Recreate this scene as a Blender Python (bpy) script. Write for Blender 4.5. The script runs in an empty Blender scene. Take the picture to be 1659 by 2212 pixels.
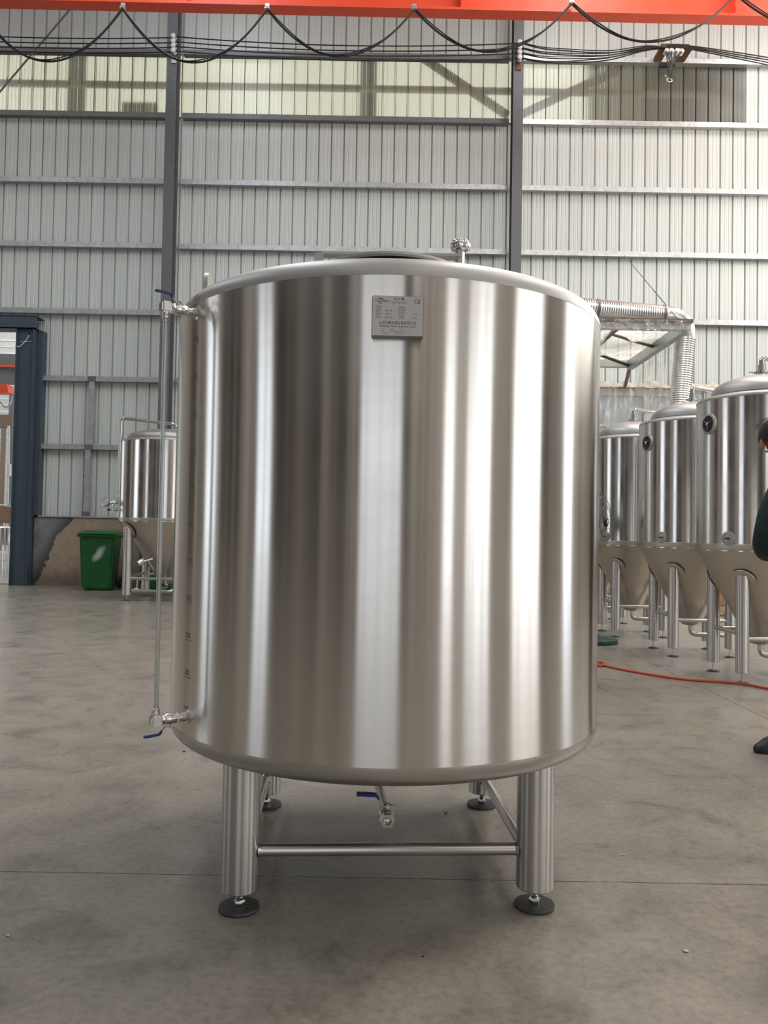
import bpy, bmesh, math, random
from mathutils import Vector, Matrix
random.seed(7)
SC = bpy.context.scene
COL = SC.collection
PI = math.pi

# ------------------------------------------------------------------ camera
IMG_W, IMG_H, FPX = 1659.0, 2212.0, 1711.5
PITCH, ROLL, EYE = .0267, .0177, 1.02
_r0, _u0 = Vector((1, 0, 0)), Vector((0, -math.sin(PITCH), math.cos(PITCH)))
FWD = Vector((0, math.cos(PITCH), math.sin(PITCH)))
RIGHT = math.cos(ROLL)*_r0 + math.sin(ROLL)*_u0
UP = -math.sin(ROLL)*_r0 + math.cos(ROLL)*_u0
cam_d = bpy.data.cameras.new('camera')
cam_d.sensor_fit = 'VERTICAL'; cam_d.sensor_height = 24.0
cam_d.lens = FPX/IMG_H*24.0
cam_d.clip_start = .05; cam_d.clip_end = 300
cam = bpy.data.objects.new('camera', cam_d); COL.objects.link(cam)
M = Matrix.Identity(4)
for i in range(3):
    M[i][0], M[i][1], M[i][2] = RIGHT[i], UP[i], -FWD[i]
M[2][3] = EYE
cam.matrix_world = M
SC.camera = cam

# ------------------------------------------------------------------ world, light, exposure
SC.view_settings.view_transform = 'Standard'
SC.view_settings.look = 'None'
SC.view_settings.gamma = 1.0
SC.view_settings.use_curve_mapping = False
SC.view_settings.exposure = 0.0
w = bpy.data.worlds.new('sky'); SC.world = w; w.use_nodes = True
bg = w.node_tree.nodes['Background']
bg.inputs[0].default_value = (.86, .93, 1.0, 1); bg.inputs[1].default_value = 1.25
SC.cycles.max_bounces = 8; SC.cycles.diffuse_bounces = 4; SC.cycles.glossy_bounces = 5
SC.cycles.transmission_bounces = 6; SC.cycles.transparent_max_bounces = 12
SC.cycles.caustics_reflective = False; SC.cycles.caustics_refractive = False
SC.cycles.sample_clamp_indirect = 6.0

XL, XR, YF, YB, ZC = -16.0, 11.0, -14.0, 13.9, 11.2      # hall: left, right, front (behind camera), back, roof

def daylight(name, loc, rot, sx, sy, rad, col=(1, 1, 1)):
    d = bpy.data.lights.new(name, 'AREA'); d.shape = 'RECTANGLE'; d.size = sx; d.size_y = sy
    d.energy = rad*PI*sx*sy; d.color = col
    o = bpy.data.objects.new(name, d); COL.objects.link(o); o.location = loc; o.rotation_euler = rot
    return o
# openings: (wall, lo, hi, top, radiance, colour) - daylight entering the doorways of the hall
WARM, COOL, NEUT = (1.0, .95, .88), (.84, .91, 1.0), (1, .985, .96)
OPEN_R = [(-11.2, -6.3, 6.0, 1.75, NEUT), (-2.8, .8, 6.0, 1.75, WARM), (4.5, 6.0, 6.0, 1.7, COOL)]
OPEN_L = [(-7.0, -4.1, 6.0, .95, COOL), (4.2, 6.9, 6.0, .75, COOL)]
OPEN_F = [(8.6, 10.6, 6.0, 1.7, NEUT), (-3.9, 1.9, 6.2, .27, NEUT)]
for a, b, t, L, c in OPEN_R:
    daylight('daylight', (XR+.25, (a+b)/2, t/2), (0, PI/2, 0), t, b-a, L, c)
for a, b, t, L, c in OPEN_L:
    daylight('daylight', (XL-.25, (a+b)/2, t/2), (0, -PI/2, 0), t, b-a, L, c)
for a, b, t, L, c in OPEN_F:
    daylight('daylight', ((a+b)/2, YF-.25, t/2), (PI/2, 0, 0), b-a, t, L, c)
daylight('added_side_light', (XR-.27, 10.4, 7.4), (0, PI/2, 0), 3.6, 6.0, 11.5, WARM)  # added area light to brighten the right side; no window is built there
# added area lights under the closed roof; no roof strips are built
for x, L, c in ((-9.5, 5.5, COOL), (-3.2, 8.5, COOL), (3.4, 11., NEUT), (8.2, 13., NEUT)):
    daylight('added_roof_light', (x, 7.0, ZC-.06), (0, 0, 0), 1.3, 10.0, L, c)
    daylight('added_roof_light', (x, -6.5, ZC-.06), (0, 0, 0), 1.3, 12.0, L*.22, c)

# ------------------------------------------------------------------ pixel helper: a point of the place from where the photograph shows it
def ray(x, y):
    return RIGHT*((x-IMG_W/2)/FPX) - UP*((y-IMG_H/2)/FPX) + FWD
def at(x, y, Y):
    d = ray(x, y); return Vector((0, 0, EYE)) + d*(Y/d.y)
def floor_at(x, y, z=0.0):
    d = ray(x, y); return Vector((0, 0, EYE)) + d*((z-EYE)/d.z)

# ------------------------------------------------------------------ materials
def srgb(r, g, b):
    f = lambda c: (c/255/12.92) if c/255 <= .04045 else ((c/255+.055)/1.055)**2.4
    return (f(r), f(g), f(b), 1)
class NT:
    def __init__(s, name):
        s.m = bpy.data.materials.new(name); s.m.use_nodes = True
        s.t = s.m.node_tree; s.b = s.t.nodes['Principled BSDF']; s.out = s.t.nodes['Material Output']
    def n(s, kind, **kw):
        nd = s.t.nodes.new('ShaderNode'+kind)
        for k, v in kw.items():
            if k.startswith('i_'):
                key = k[2:]; key = int(key) if key.isdigit() else key.replace('_', ' ')
                nd.inputs[key].default_value = v
            else: setattr(nd, k, v)
        return nd
    def l(s, a, b): s.t.links.new(a, b)
    def set(s, **kw):
        for k, v in kw.items(): s.b.inputs[k.replace('_', ' ')].default_value = v
    def coords(s, scale=(1, 1, 1), kind='Object'):
        tc = s.n('TexCoord'); mp = s.n('Mapping'); mp.inputs['Scale'].default_value = scale
        s.l(tc.outputs[kind], mp.inputs['Vector']); return mp.outputs[0]
    def noise(s, vec, scale, detail=3, rough=.55, dist=0):
        nd = s.n('TexNoise', i_Scale=scale, i_Detail=detail, i_Roughness=rough, i_Distortion=dist)
        s.l(vec, nd.inputs['Vector']); return nd.outputs['Fac']
    def ramp(s, fac, stops):
        r = s.n('ValToRGB'); e = r.color_ramp.elements
        while len(e) < len(stops): e.new(.5)
        for k, (p, c) in enumerate(stops):
            e[k].position = p; e[k].color = c if len(c) == 4 else (*c, 1)
        s.l(fac, r.inputs[0]); return r.outputs[0]
    def mix(s, fac, a, b, blend='MIX'):
        m = s.n('Mix', data_type='RGBA', blend_type=blend)
        for sock, v in ((m.inputs[0], fac), (m.inputs[6], a), (m.inputs[7], b)):
            if hasattr(v, 'is_linked'): s.l(v, sock)
            else: sock.default_value = v
        return m.outputs[2]
    def math(s, op, a, b=None, c=None, clamp=False):
        m = s.n('Math', operation=op, use_clamp=clamp)
        for k, v in enumerate((a, b, c)):
            if v is None: continue
            if hasattr(v, 'is_linked'): s.l(v, m.inputs[k])
            else: m.inputs[k].default_value = v
        return m.outputs[0]
    def bump(s, h, strength=.2, dist=.01):
        b = s.n('Bump', i_Strength=strength, i_Distance=dist); s.l(h, b.inputs['Height']); s.l(b.outputs[0], s.b.inputs['Normal'])
G = lambda v: (v, v, v, 1)

def plain(name, col, rough=.5, metal=0.0, var=.12, scale=9, spec=.5, bump=0):
    t = NT(name); t.set(Roughness=rough, Metallic=metal); t.b.inputs['Specular IOR Level'].default_value = spec
    v = t.coords(); f = t.noise(v, scale, 4)
    lo = [c*(1-var) for c in col[:3]]; hi = [min(1, c*(1+var)) for c in col[:3]]
    t.l(t.ramp(f, [(.3, lo), (.7, hi)]), t.b.inputs['Base Color'])
    t.l(t.ramp(t.noise(v, scale*2.3, 3), [(.3, G(max(0, rough-.06))), (.7, G(min(1, rough+.06)))]), t.b.inputs['Roughness'])
    if bump: t.bump(t.noise(v, scale*5, 3), bump, .004)
    return t.m

def steel(name, col, rough, aniso=0.0, rot=0.0, streak=(1, 1, 1), radial=True, wav=0.0, rvar=.05, axis='Z'):
    """brushed stainless: the grain runs round the vessel, so reflections smear along it"""
    t = NT(name); t.set(Metallic=1.0, Roughness=rough, Anisotropic=aniso)
    t.b.inputs['Anisotropic Rotation'].default_value = rot
    if aniso and radial:
        tg = t.n('Tangent', direction_type='RADIAL', axis=axis); t.l(tg.outputs[0], t.b.inputs['Tangent'])
    v = t.coords(streak); f = t.noise(v, 6, 4, .6)
    lo = [c*.98 for c in col[:3]]; hi = [min(1, c*1.02) for c in col[:3]]
    t.l(t.ramp(f, [(.3, lo), (.7, hi)]), t.b.inputs['Base Color'])
    t.l(t.ramp(t.noise(t.coords(), 3, 3), [(.3, G(rough-rvar)), (.7, G(rough+rvar))]), t.b.inputs['Roughness'])
    if wav:
        v2 = t.coords((1, 1, .25)); t.bump(t.noise(v2, 2.6, 1), wav, .02)
    return t.m

MAT = {}
MAT['tank'] = steel('brushed_tank_steel', (.70, .675, .645), .205, 1.0, .25, (1, 1, 8), wav=.018, rvar=.02)
MAT['tank_head'] = steel('satin_tank_head', (.45, .435, .42), .48, rvar=.04)
MAT['tank_bottom'] = steel('satin_tank_bottom', (.54, .52, .50), .33)
MAT['leg'] = steel('brushed_leg_steel', (.60, .58, .56), .30, .7, .25, (1, 1, 20))
MAT['pipe'] = steel('polished_pipe_steel', (.66, .645, .62), .20)
MAT['fitting'] = steel('cast_valve_steel', (.66, .65, .63), .24)
MAT['plate'] = steel('etched_plate_steel', (.48, .46, .43), .42)
MAT['plate_side'] = steel('dull_bracket_steel', (.24, .22, .205), .4)
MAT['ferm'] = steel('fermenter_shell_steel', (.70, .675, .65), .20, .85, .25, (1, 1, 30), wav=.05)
MAT['ferm_cone'] = steel('fermenter_cone_steel', (.58, .53, .465), .38)  # beige tint puts the warm floor reflection into the cone colour
MAT['pad'] = plain('foot_pad_rubber', (.055, .055, .055), .45, .3)
MAT['ink'] = plain('etched_ink', (.05, .048, .045), .6)
MAT['ink_soft'] = plain('faint_etching', (.20, .185, .17), .6)
MAT['blue'] = plain('blue_vinyl_sleeve', (.008, .025, .22), .35, spec=.6)
MAT['white_tape'] = plain('thread_tape', (.85, .85, .83), .6)
MAT['black'] = plain('black_rubber', (.012, .012, .012), .45)
MAT['wire'] = plain('black_cable_sheath', (.018, .018, .02), .5)
MAT['column'] = plain('grey_steel_paint', (.115, .12, .128), .5, .0, .08)
MAT['door_steel'] = plain('blue_grey_steel_paint', (.05, .072, .095), .45, 0, .1)
MAT['galv'] = plain('galvanised_steel', (.50, .515, .52), .42, .75, .16, 14)
MAT['girt_dark'] = plain('dark_grey_girt', (.17, .175, .18), .5)
MAT['rust'] = plain('rusty_steel', (.16, .07, .035), .75, .2, .4, 30)
MAT['crane'] = plain('orange_red_crane_paint', (.80, .078, .022), .42, 0, .06, 2)
MAT['porcelain'] = plain('white_porcelain', (.62, .60, .56), .3)
MAT['green_bin'] = plain('green_bin_plastic', (.006, .10, .022), .38, 0, .12)
MAT['dark_green'] = plain('dark_green_enamel', (.02, .055, .05), .35)
MAT['orange_cable'] = plain('orange_cord_sheath', (.52, .075, .03), .5)
MAT['foil'] = steel('foil_duct', (.80, .79, .77), .26)
MAT['white_frame'] = plain('white_frame_paint', (.70, .70, .66), .45)
MAT['film_beige'] = plain('beige_plastic_film', (.55, .45, .36), .35, 0, .18, 20)
MAT['brown_bar'] = plain('brown_steel_bar', (.22, .15, .115), .5)
MAT['cardboard'] = plain('cardboard', (.36, .22, .12), .8)
MAT['white_paint'] = plain('white_cladding', (.66, .64, .58), .5)
MAT['tan_wall'] = plain('tan_cladding', (.66, .61, .55), .6)
MAT['dark_panel'] = plain('dark_brown_panel', (.075, .064, .052), .6)
MAT['pale_panel'] = plain('pale_panel', (.42, .40, .37), .6)
MAT['mid_panel'] = plain('taupe_panel', (.25, .22, .19), .6)
MAT['wood'] = plain('pallet_wood', (.42, .29, .17), .75, 0, .25, 12)
MAT['guard_wire'] = plain('dull_guard_wire', (.16, .16, .155), .4, .6)
MAT['pebble'] = plain('pale_chip', (.55, .53, .48), .8)
MAT['skin'] = plain('skin', (.42, .19, .11), .55)
MAT['hair'] = plain('black_hair', (.008, .007, .007), .55)
MAT['jacket'] = plain('dark_green_workwear', (.008, .026, .028), .8, 0, .25, 6)
MAT['shoe'] = plain('black_shoe_leather', (.012, .012, .013), .5)
MAT['white_tag'] = plain('grey_reflective_band', (.22, .22, .21), .5)
MAT['booth_pane'] = plain('pale_blue_pane', (.50, .56, .60), .25, 0, .1, 2)
MAT['green_floor'] = plain('green_floor_paint', (.03, .22, .17), .35)

def m_cladding(name, col):
    t = NT(name); t.set(Roughness=.42, Metallic=.0)
    v = t.coords((1, 1, 1), 'Object'); info = t.n('ObjectInfo')
    big = t.noise(t.coords((.4, 1, .35)), 1.4, 4)
    fine = t.noise(t.coords((60, 1, .25)), 3, 3, .7)
    c1 = t.ramp(big, [(.3, [c*.93 for c in col]), (.7, [min(1, c*1.05) for c in col])])
    c2 = t.ramp(fine, [(.32, G(.80)), (.55, G(1))])
    c3 = t.ramp(info.outputs['Random'], [(0, G(.94)), (1, G(1))])
    t.l(t.mix(1.0, t.mix(1.0, c1, c2, 'MULTIPLY'), c3, 'MULTIPLY'), t.b.inputs['Base Color'])
    return t.m
MAT['cladding'] = m_cladding('pale_cladding_sheet', (.63, .665, .64))

def m_skylight():
    """weathered translucent sheet: milky, so what stands outside shows only as soft shapes"""
    t = NT('translucent_sheet'); t.t.nodes.remove(t.b)
    fine = t.noise(t.coords((50, 1, .3)), 3, 3, .7)
    blotch = t.noise(t.coords((1, 1, 1)), 1.1, 4)
    c = t.mix(1.0, t.ramp(blotch, [(.3, (.68, .60, .38)), (.7, (.84, .80, .62))]), t.ramp(fine, [(.3, G(.82)), (.6, G(1))]), 'MULTIPLY')
    rf = t.n('BsdfRefraction', i_Roughness=.26, i_IOR=1.2); t.l(c, rf.inputs['Color'])
    tl = t.n('BsdfTranslucent'); t.l(c, tl.inputs['Color'])
    gl = t.n('BsdfGlossy', i_Roughness=.3); gl.inputs['Color'].default_value = G(.8)
    df = t.n('BsdfDiffuse'); df.inputs['Color'].default_value = (.45, .44, .36, 1)
    m0 = t.n('MixShader', i_0=.22); t.l(rf.outputs[0], m0.inputs[1]); t.l(tl.outputs[0], m0.inputs[2])
    m1 = t.n('MixShader', i_0=.14); t.l(m0.outputs[0], m1.inputs[1]); t.l(df.outputs[0], m1.inputs[2])
    m2 = t.n('MixShader', i_0=.05); t.l(m1.outputs[0], m2.inputs[1]); t.l(gl.outputs[0], m2.inputs[2])
    t.l(m2.outputs[0], t.out.inputs[0])
    return t.m
MAT['skylight'] = m_skylight()

def m_floor():
    t = NT('polished_concrete'); v = t.coords((1, 1, 1), 'Object')
    a = t.noise(v, .55, 5, .6); b = t.noise(v, 4.5, 6, .65, .6); c = t.noise(v, 42, 4, .7); d = t.noise(v, 170, 2, .6)
    col = t.ramp(a, [(.28, (.215, .190, .157)), (.5, (.272, .242, .203)), (.72, (.322, .288, .243))])
    col = t.mix(1.0, col, t.ramp(b, [(.28, G(.66)), (.5, G(1.0)), (.75, G(1.16))]), 'MULTIPLY')
    col = t.mix(1.0, col, t.ramp(c, [(.30, G(.74)), (.5, G(1.0)), (.72, G(1.16))]), 'MULTIPLY')
    # wear: pale scuffs and dark tyre rubs, each running its own way
    for ang, sc, lo, tint in ((.5, (1.2, 16, 1), .705, (.40, .38, .35, 1)), (-.7, (1.0, 12, 1), .72, (.07, .065, .06, 1)), (1.25, (1.3, 22, 1), .74, (.36, .34, .31, 1))):
        tc = t.n('TexCoord'); mp = t.n('Mapping'); mp.inputs['Scale'].default_value = sc; mp.inputs['Rotation'].default_value = (0, 0, ang)
        t.l(tc.outputs['Object'], mp.inputs['Vector'])
        s = t.noise(mp.outputs[0], 1.35, 3, .6, .35)
        col = t.mix(t.ramp(s, [(lo, G(0)), (lo+.06, G(.30))]), col, tint)
    sp = t.n('TexVoronoi', i_Scale=26.0, feature='F1'); t.l(v, sp.inputs['Vector'])
    col = t.mix(t.ramp(sp.outputs['Distance'], [(.035, G(.55)), (.06, G(0))]), col, (.055, .05, .045, 1))
    t.l(col, t.b.inputs['Base Color'])
    r = t.ramp(b, [(.25, G(.25)), (.75, G(.33))]); t.l(r, t.b.inputs['Roughness'])
    t.b.inputs['Specular IOR Level'].default_value = .55
    t.bump(t.math('ADD', c, t.math('MULTIPLY', d, .5)), .025, .003)
    return t.m
MAT['floor'] = m_floor()

def m_dado():
    t = NT('patched_plaster'); v = t.coords((1, 1, 1), 'Object')
    n1 = t.noise(v, 2.2, 6, .65); n2 = t.noise(v, 9, 5, .6); n3 = t.noise(v, 1.0, 3)
    beige = t.ramp(n2, [(.3, (.27, .205, .145)), (.7, (.36, .285, .205))])
    grey = t.ramp(n1, [(.3, (.085, .085, .088)), (.55, (.17, .17, .175)), (.75, (.25, .255, .265))])
    xyz = t.n('SeparateXYZ'); t.l(v, xyz.inputs[0])
    edge = t.math('MULTIPLY_ADD', xyz.outputs['Z'], -.55, xyz.outputs['X'])      # slanting edge of the cement patch
    edge = t.math('ADD', edge, t.math('MULTIPLY', t.math('SUBTRACT', n1, .5), .55))
    mask = t.ramp(t.math('ADD', edge, 6.62), [(.48, G(1)), (.50, G(0))])
    rim = t.ramp(t.math('ADD', edge, 6.62), [(.28, G(0)), (.46, G(.75)), (.49, G(.75)), (.50, G(0))])
    grey = t.mix(rim, grey, (.03, .03, .03, 1))
    low_tone = t.ramp(t.math('ADD', xyz.outputs['Z'], t.math('MULTIPLY', n1, .35)), [(.25, G(.55)), (.5, G(1))])  # plaster gets darker towards the bottom, with an uneven edge
    t.l(t.mix(1.0, t.mix(mask, beige, grey), low_tone, 'MULTIPLY'), t.b.inputs['Base Color'])
    t.set(Roughness=.8); t.bump(n2, .3, .01)
    return t.m
MAT['dado'] = m_dado()

def m_film(name, col, alpha, rough=.15, kind='BsdfDiffuse'):
    t = NT(name); t.t.nodes.remove(t.b)
    tr = t.n('BsdfTransparent'); gl = t.n('BsdfGlossy', i_Roughness=rough); df = t.n(kind)
    df.inputs[0].default_value = (*col, 1); gl.inputs[0].default_value = G(.9)
    n = t.noise(t.coords((1, 1, .35)), 9, 4, .6, 1.5)
    m0 = t.n('MixShader', i_0=.15 if kind == 'BsdfTranslucent' else .45); t.l(df.outputs[0], m0.inputs[1]); t.l(gl.outputs[0], m0.inputs[2])
    m1 = t.n('MixShader'); t.l(t.ramp(n, [(.35, G(alpha*.45)), (.7, G(min(1, alpha*1.8)))]), m1.inputs[0])
    t.l(tr.outputs[0], m1.inputs[1]); t.l(m0.outputs[0], m1.inputs[2]); t.l(m1.outputs[0], t.out.inputs[0])
    return t.m
MAT['film'] = m_film('clear_plastic_film', (.80, .79, .74), .28)
MAT['film_top'] = m_film('milky_plastic_film', (.84, .82, .75), .6, .2, 'BsdfTranslucent')
def m_glass_tube():
    t = NT('sight_tube_glass'); t.t.nodes.remove(t.b)
    tr = t.n('BsdfTransparent'); tr.inputs[0].default_value = (.86, .88, .87, 1); gl = t.n('BsdfGlossy', i_Roughness=.06)
    lw = t.n('LayerWeight', i_Blend=.45); m1 = t.n('MixShader')
    t.l(t.ramp(lw.outputs['Facing'], [(0, G(.12)), (1, G(.9))]), m1.inputs[0]); t.l(tr.outputs[0], m1.inputs[1]); t.l(gl.outputs[0], m1.inputs[2])
    t.l(m1.outputs[0], t.out.inputs[0]); return t.m
MAT['glass'] = m_glass_tube()
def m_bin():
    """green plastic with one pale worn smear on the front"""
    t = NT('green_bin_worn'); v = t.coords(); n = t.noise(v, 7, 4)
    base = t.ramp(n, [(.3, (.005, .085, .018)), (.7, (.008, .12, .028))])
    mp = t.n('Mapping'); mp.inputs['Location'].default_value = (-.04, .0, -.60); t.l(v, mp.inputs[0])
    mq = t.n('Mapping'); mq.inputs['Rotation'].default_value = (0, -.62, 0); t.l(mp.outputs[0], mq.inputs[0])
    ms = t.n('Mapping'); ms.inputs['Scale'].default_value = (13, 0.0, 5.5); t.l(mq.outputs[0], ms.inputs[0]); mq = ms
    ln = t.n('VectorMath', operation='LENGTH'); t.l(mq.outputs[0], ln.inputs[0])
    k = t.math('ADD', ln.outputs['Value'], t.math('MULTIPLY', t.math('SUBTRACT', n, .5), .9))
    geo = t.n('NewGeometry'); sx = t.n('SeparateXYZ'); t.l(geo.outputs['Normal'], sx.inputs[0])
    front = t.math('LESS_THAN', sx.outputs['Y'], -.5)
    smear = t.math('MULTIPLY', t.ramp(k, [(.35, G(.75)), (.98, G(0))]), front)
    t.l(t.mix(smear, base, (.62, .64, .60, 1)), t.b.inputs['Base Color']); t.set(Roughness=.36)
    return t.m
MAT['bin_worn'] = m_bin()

# ------------------------------------------------------------------ mesh builder
class MB:
    def __init__(s): s.v = []; s.f = []
    def add(s, vs, fs, mat=None):
        o = len(s.v)
        s.v += [tuple(mat @ Vector(p)) if mat is not None else tuple(p) for p in vs]
        s.f += [tuple(i+o for i in f) for f in fs]; return s
    def box(s, lo, hi, mat=None):
        x0, y0, z0 = lo; x1, y1, z1 = hi
        return s.add([(x0, y0, z0), (x1, y0, z0), (x1, y1, z0), (x0, y1, z0), (x0, y0, z1), (x1, y0, z1), (x1, y1, z1), (x0, y1, z1)],
                     [(0, 3, 2, 1), (4, 5, 6, 7), (0, 1, 5, 4), (1, 2, 6, 5), (2, 3, 7, 6), (3, 0, 4, 7)], mat)
    def lathe(s, prof, seg=32, mat=None, cap0=False, cap1=False):
        vs, fs = [], []
        for r, z in prof:
            for k in range(seg):
                a = 2*PI*k/seg; vs.append((r*math.cos(a), r*math.sin(a), z))
        for j in range(len(prof)-1):
            for k in range(seg):
                k2 = (k+1) % seg
                fs.append((j*seg+k, j*seg+k2, (j+1)*seg+k2, (j+1)*seg+k))
        if cap0: fs.append(tuple(reversed(range(seg))))
        if cap1: fs.append(tuple((len(prof)-1)*seg+k for k in range(seg)))
        return s.add(vs, fs, mat)
    def cyl(s, a, b, r, seg=16, r2=None):
        a, b = Vector(a), Vector(b); d = b-a; L = d.length
        q = d.to_track_quat('Z', 'Y').to_matrix().to_4x4(); q.translation = a
        return s.lathe([(r, 0), (r if r2 is None else r2, L)], seg, q, True, True)
    def prof_along(s, a, b, prof, seg=16, caps=True):
        a, b = Vector(a), Vector(b); d = (b-a).normalized()
        q = d.to_track_quat('Z', 'Y').to_matrix().to_4x4(); q.translation = a
        return s.lathe(prof, seg, q, caps, caps)
    def tube(s, pts, r, seg=8, caps=True):
        pts = [Vector(p) for p in pts]; n = len(pts); vs, fs = [], []
        up = None
        for i, p in enumerate(pts):
            t = (pts[min(i+1, n-1)]-pts[max(i-1, 0)]).normalized()
            if up is None:
                up = Vector((0, 0, 1)) if abs(t.z) < .9 else Vector((1, 0, 0))
            sd = t.cross(up).normalized(); up = sd.cross(t).normalized()
            for k in range(seg):
                a = 2*PI*k/seg; vs.append(p+(sd*math.cos(a)+up*math.sin(a))*r)
        for i in range(n-1):
            for k in range(seg):
                k2 = (k+1) % seg; fs.append((i*seg+k, i*seg+k2, (i+1)*seg+k2, (i+1)*seg+k))
        if caps: fs += [tuple(reversed(range(seg))), tuple((n-1)*seg+k for k in range(seg))]
        return s.add(vs, fs)
    def torus(s, R, r, z=0, seg=48, ring=8, mat=None):
        prof = [(R+r*math.cos(2*PI*k/ring), z+r*math.sin(2*PI*k/ring)) for k in range(ring+1)]
        return s.lathe(prof, seg, mat)
    def extrude(s, poly, axis_pts, mat=None):
        """poly: closed outline (y,z) swept from x0 to x1"""
        x0, x1 = axis_pts; n = len(poly)
        vs = [(x0, y, z) for y, z in poly]+[(x1, y, z) for y, z in poly]
        fs = [(k, (k+1) % n, n+(k+1) % n, n+k) for k in range(n)]+[tuple(reversed(range(n))), tuple(range(n, 2*n))]
        return s.add(vs, fs, mat)
    def build(s, name, mat, parent=None, world=False, angle=35, loc=None, bevel=0):
        me = bpy.data.meshes.new(name)
        vs = s.v
        if world and parent is not None:
            o = wloc(parent); vs = [(x-o[0], y-o[1], z-o[2]) for x, y, z in vs]
        me.from_pydata([tuple(p) for p in vs], [], s.f)
        bm = bmesh.new(); bm.from_mesh(me)
        if bevel: 
            bmesh.ops.bevel(bm, geom=[e for e in bm.edges if e.is_manifold and e.calc_face_angle(0) > .6], offset=bevel, segments=2, affect='EDGES', clamp_overlap=True)
        bmesh.ops.recalc_face_normals(bm, faces=bm.faces); bm.to_mesh(me); bm.free()
        me.shade_smooth(); me.set_sharp_from_angle(angle=math.radians(angle))
        me.materials.append(MAT[mat] if isinstance(mat, str) else mat)
        o = bpy.data.objects.new(name, me); COL.objects.link(o)
        if parent is not None: o.parent = parent
        if loc is not None: o.location = loc
        return o
def wloc(o):
    p = Vector((0, 0, 0))
    while o is not None: p += o.location; o = o.parent
    return p
def tag(o, label=None, cat=None, group=None, kind=None):
    for k, v in (('label', label), ('category', cat), ('group', group), ('kind', kind)):
        if v: o[k] = v
    return o
def empty(name, loc=(0, 0, 0), label=None, cat=None, group=None, kind=None, rz=0):
    o = bpy.data.objects.new(name, None); o.empty_display_size = .1; COL.objects.link(o)
    o.location = loc; o.rotation_euler = (0, 0, rz); return tag(o, label, cat, group, kind)
def copy_tree(o, parent=None):
    c = o.copy(); COL.objects.link(c); c.parent = parent
    for ch in list(o.children): copy_tree(ch, c)
    return c
def dup(o, parent=None, loc=None):
    c = o.copy(); COL.objects.link(c)
    if parent is not None: c.parent = parent
    if loc is not None: c.location = loc
    return c
def arc(c, u, v, r, a0, a1, n=8):
    c, u, v = Vector(c), Vector(u), Vector(v)
    return [c+u*(r*math.cos(a0+(a1-a0)*k/n))+v*(r*math.sin(a0+(a1-a0)*k/n)) for k in range(n+1)]
def bent(pts, r=.03, n=6):
    """polyline with rounded corners"""
    pts = [Vector(p) for p in pts]; out = [pts[0]]
    for i in range(1, len(pts)-1):
        a, b, c = pts[i-1], pts[i], pts[i+1]
        d1, d2 = (a-b).normalized(), (c-b).normalized(); k = min(r, (a-b).length*.48, (c-b).length*.48)
        p, q = b+d1*k, b+d2*k
        for j in range(n+1):
            t = j/n; out.append(p*(1-t)**2+b*2*t*(1-t)+q*t*t)
    out.append(pts[-1]); return out
def text_mesh(s, size, align='LEFT', space=1.0):
    c = bpy.data.curves.new('lettering', 'FONT'); c.body = s; c.size = size; c.align_x = align; c.space_character = space
    c.resolution_u = 2
    o = bpy.data.objects.new('lettering', c); COL.objects.link(o)
    dg = bpy.context.evaluated_depsgraph_get(); dg.update()
    me = bpy.data.meshes.new_from_object(o.evaluated_get(dg))
    vs = [v.co.copy() for v in me.vertices]; fs = [tuple(p.vertices) for p in me.polygons]
    bpy.data.objects.remove(o); bpy.data.curves.remove(c); bpy.data.meshes.remove(me)
    return vs, fs

# ================================================================== THE HALL
# ---- floor: concrete slabs with saw-cut joints
fl = empty('floor', kind='structure')
JY, JX = 2.372, 2.205
def slab(x0, x1, y0, y1, jag):
    def edge(ax, fixed, a, b, inward):
        near = abs(a) < 30; pts = []; n = 420
        for k in range(n):
            t = a+(b-a)*k/n; j = (random.random()**3)*.006 if jag else 0
            p = (t, fixed+inward*(.0016+j*.6)) if ax == 0 else (fixed+inward*(.0016+j*.6), t); pts.append(p)
        return pts
    out = edge(0, y0, x0, x1, 1)+edge(1, x1, y0, y1, -1)+edge(0, y1, x1, x0, -1)+edge(1, x0, y1, y0, 1)
    n = len(out); m = MB()
    m.add([(x, y, 0) for x, y in out]+[(x, y, -.03) for x, y in out], [tuple(range(n))]+[(k, n+k, n+(k+1) % n, (k+1) % n) for k in range(n)])
    return m.build('slab', 'floor', fl)
for x0, x1 in ((XL, JX), (JX, XR)):
    for y0, y1 in ((YF, JY), (JY, YB+.12)):
        slab(x0, x1, y0, y1, True)
MB().box((XL, JY-.006, -.021), (XR, JY+.006, -.004)).build('joint_filler', 'pebble', fl)
MB().box((XL-1, YF-1, -.12), (XR+1, YB+.3, -.022)).build('sub_base', 'pad', fl)

# ---- back wall: dado, cladding sheets, girts
wb = empty('wall_back', (0, 0, 0), kind='structure')
DX = -6.13                                   # left end of the dado, right side of the doorway
MB().box((DX, YB, 0), (XR, YB+.26, 1.2)).build('dado', 'dado', wb)
MB().box((DX, YB-.02, 1.2), (XR, YB+.26, 1.225)).build('dado_capping', 'galv', wb)
P = .2255
PROF = [(0, 0), (.008, .036), (.024, .036), (.031, 0), (.083, 0), (.088, .003), (.097, .003), (.102, 0), (.156, 0), (.161, .003), (.170, .003), (.175, 0), (P, 0)]
def sheet(name, mat, z0, z1, parent):
    m = MB(); n = len(PROF); Y = YB+.16
    m.add([(x, Y+d, z0) for x, d in PROF]+[(x, Y+d, z1) for x, d in PROF], [(k, k+1, n+k+1, n+k) for k in range(n-1)])
    return m.build(name, mat, parent, angle=20)
SKY_X1 = 6.40
win = empty('window_1', (0, 0, 0), kind='structure')
protos = {}
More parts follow.
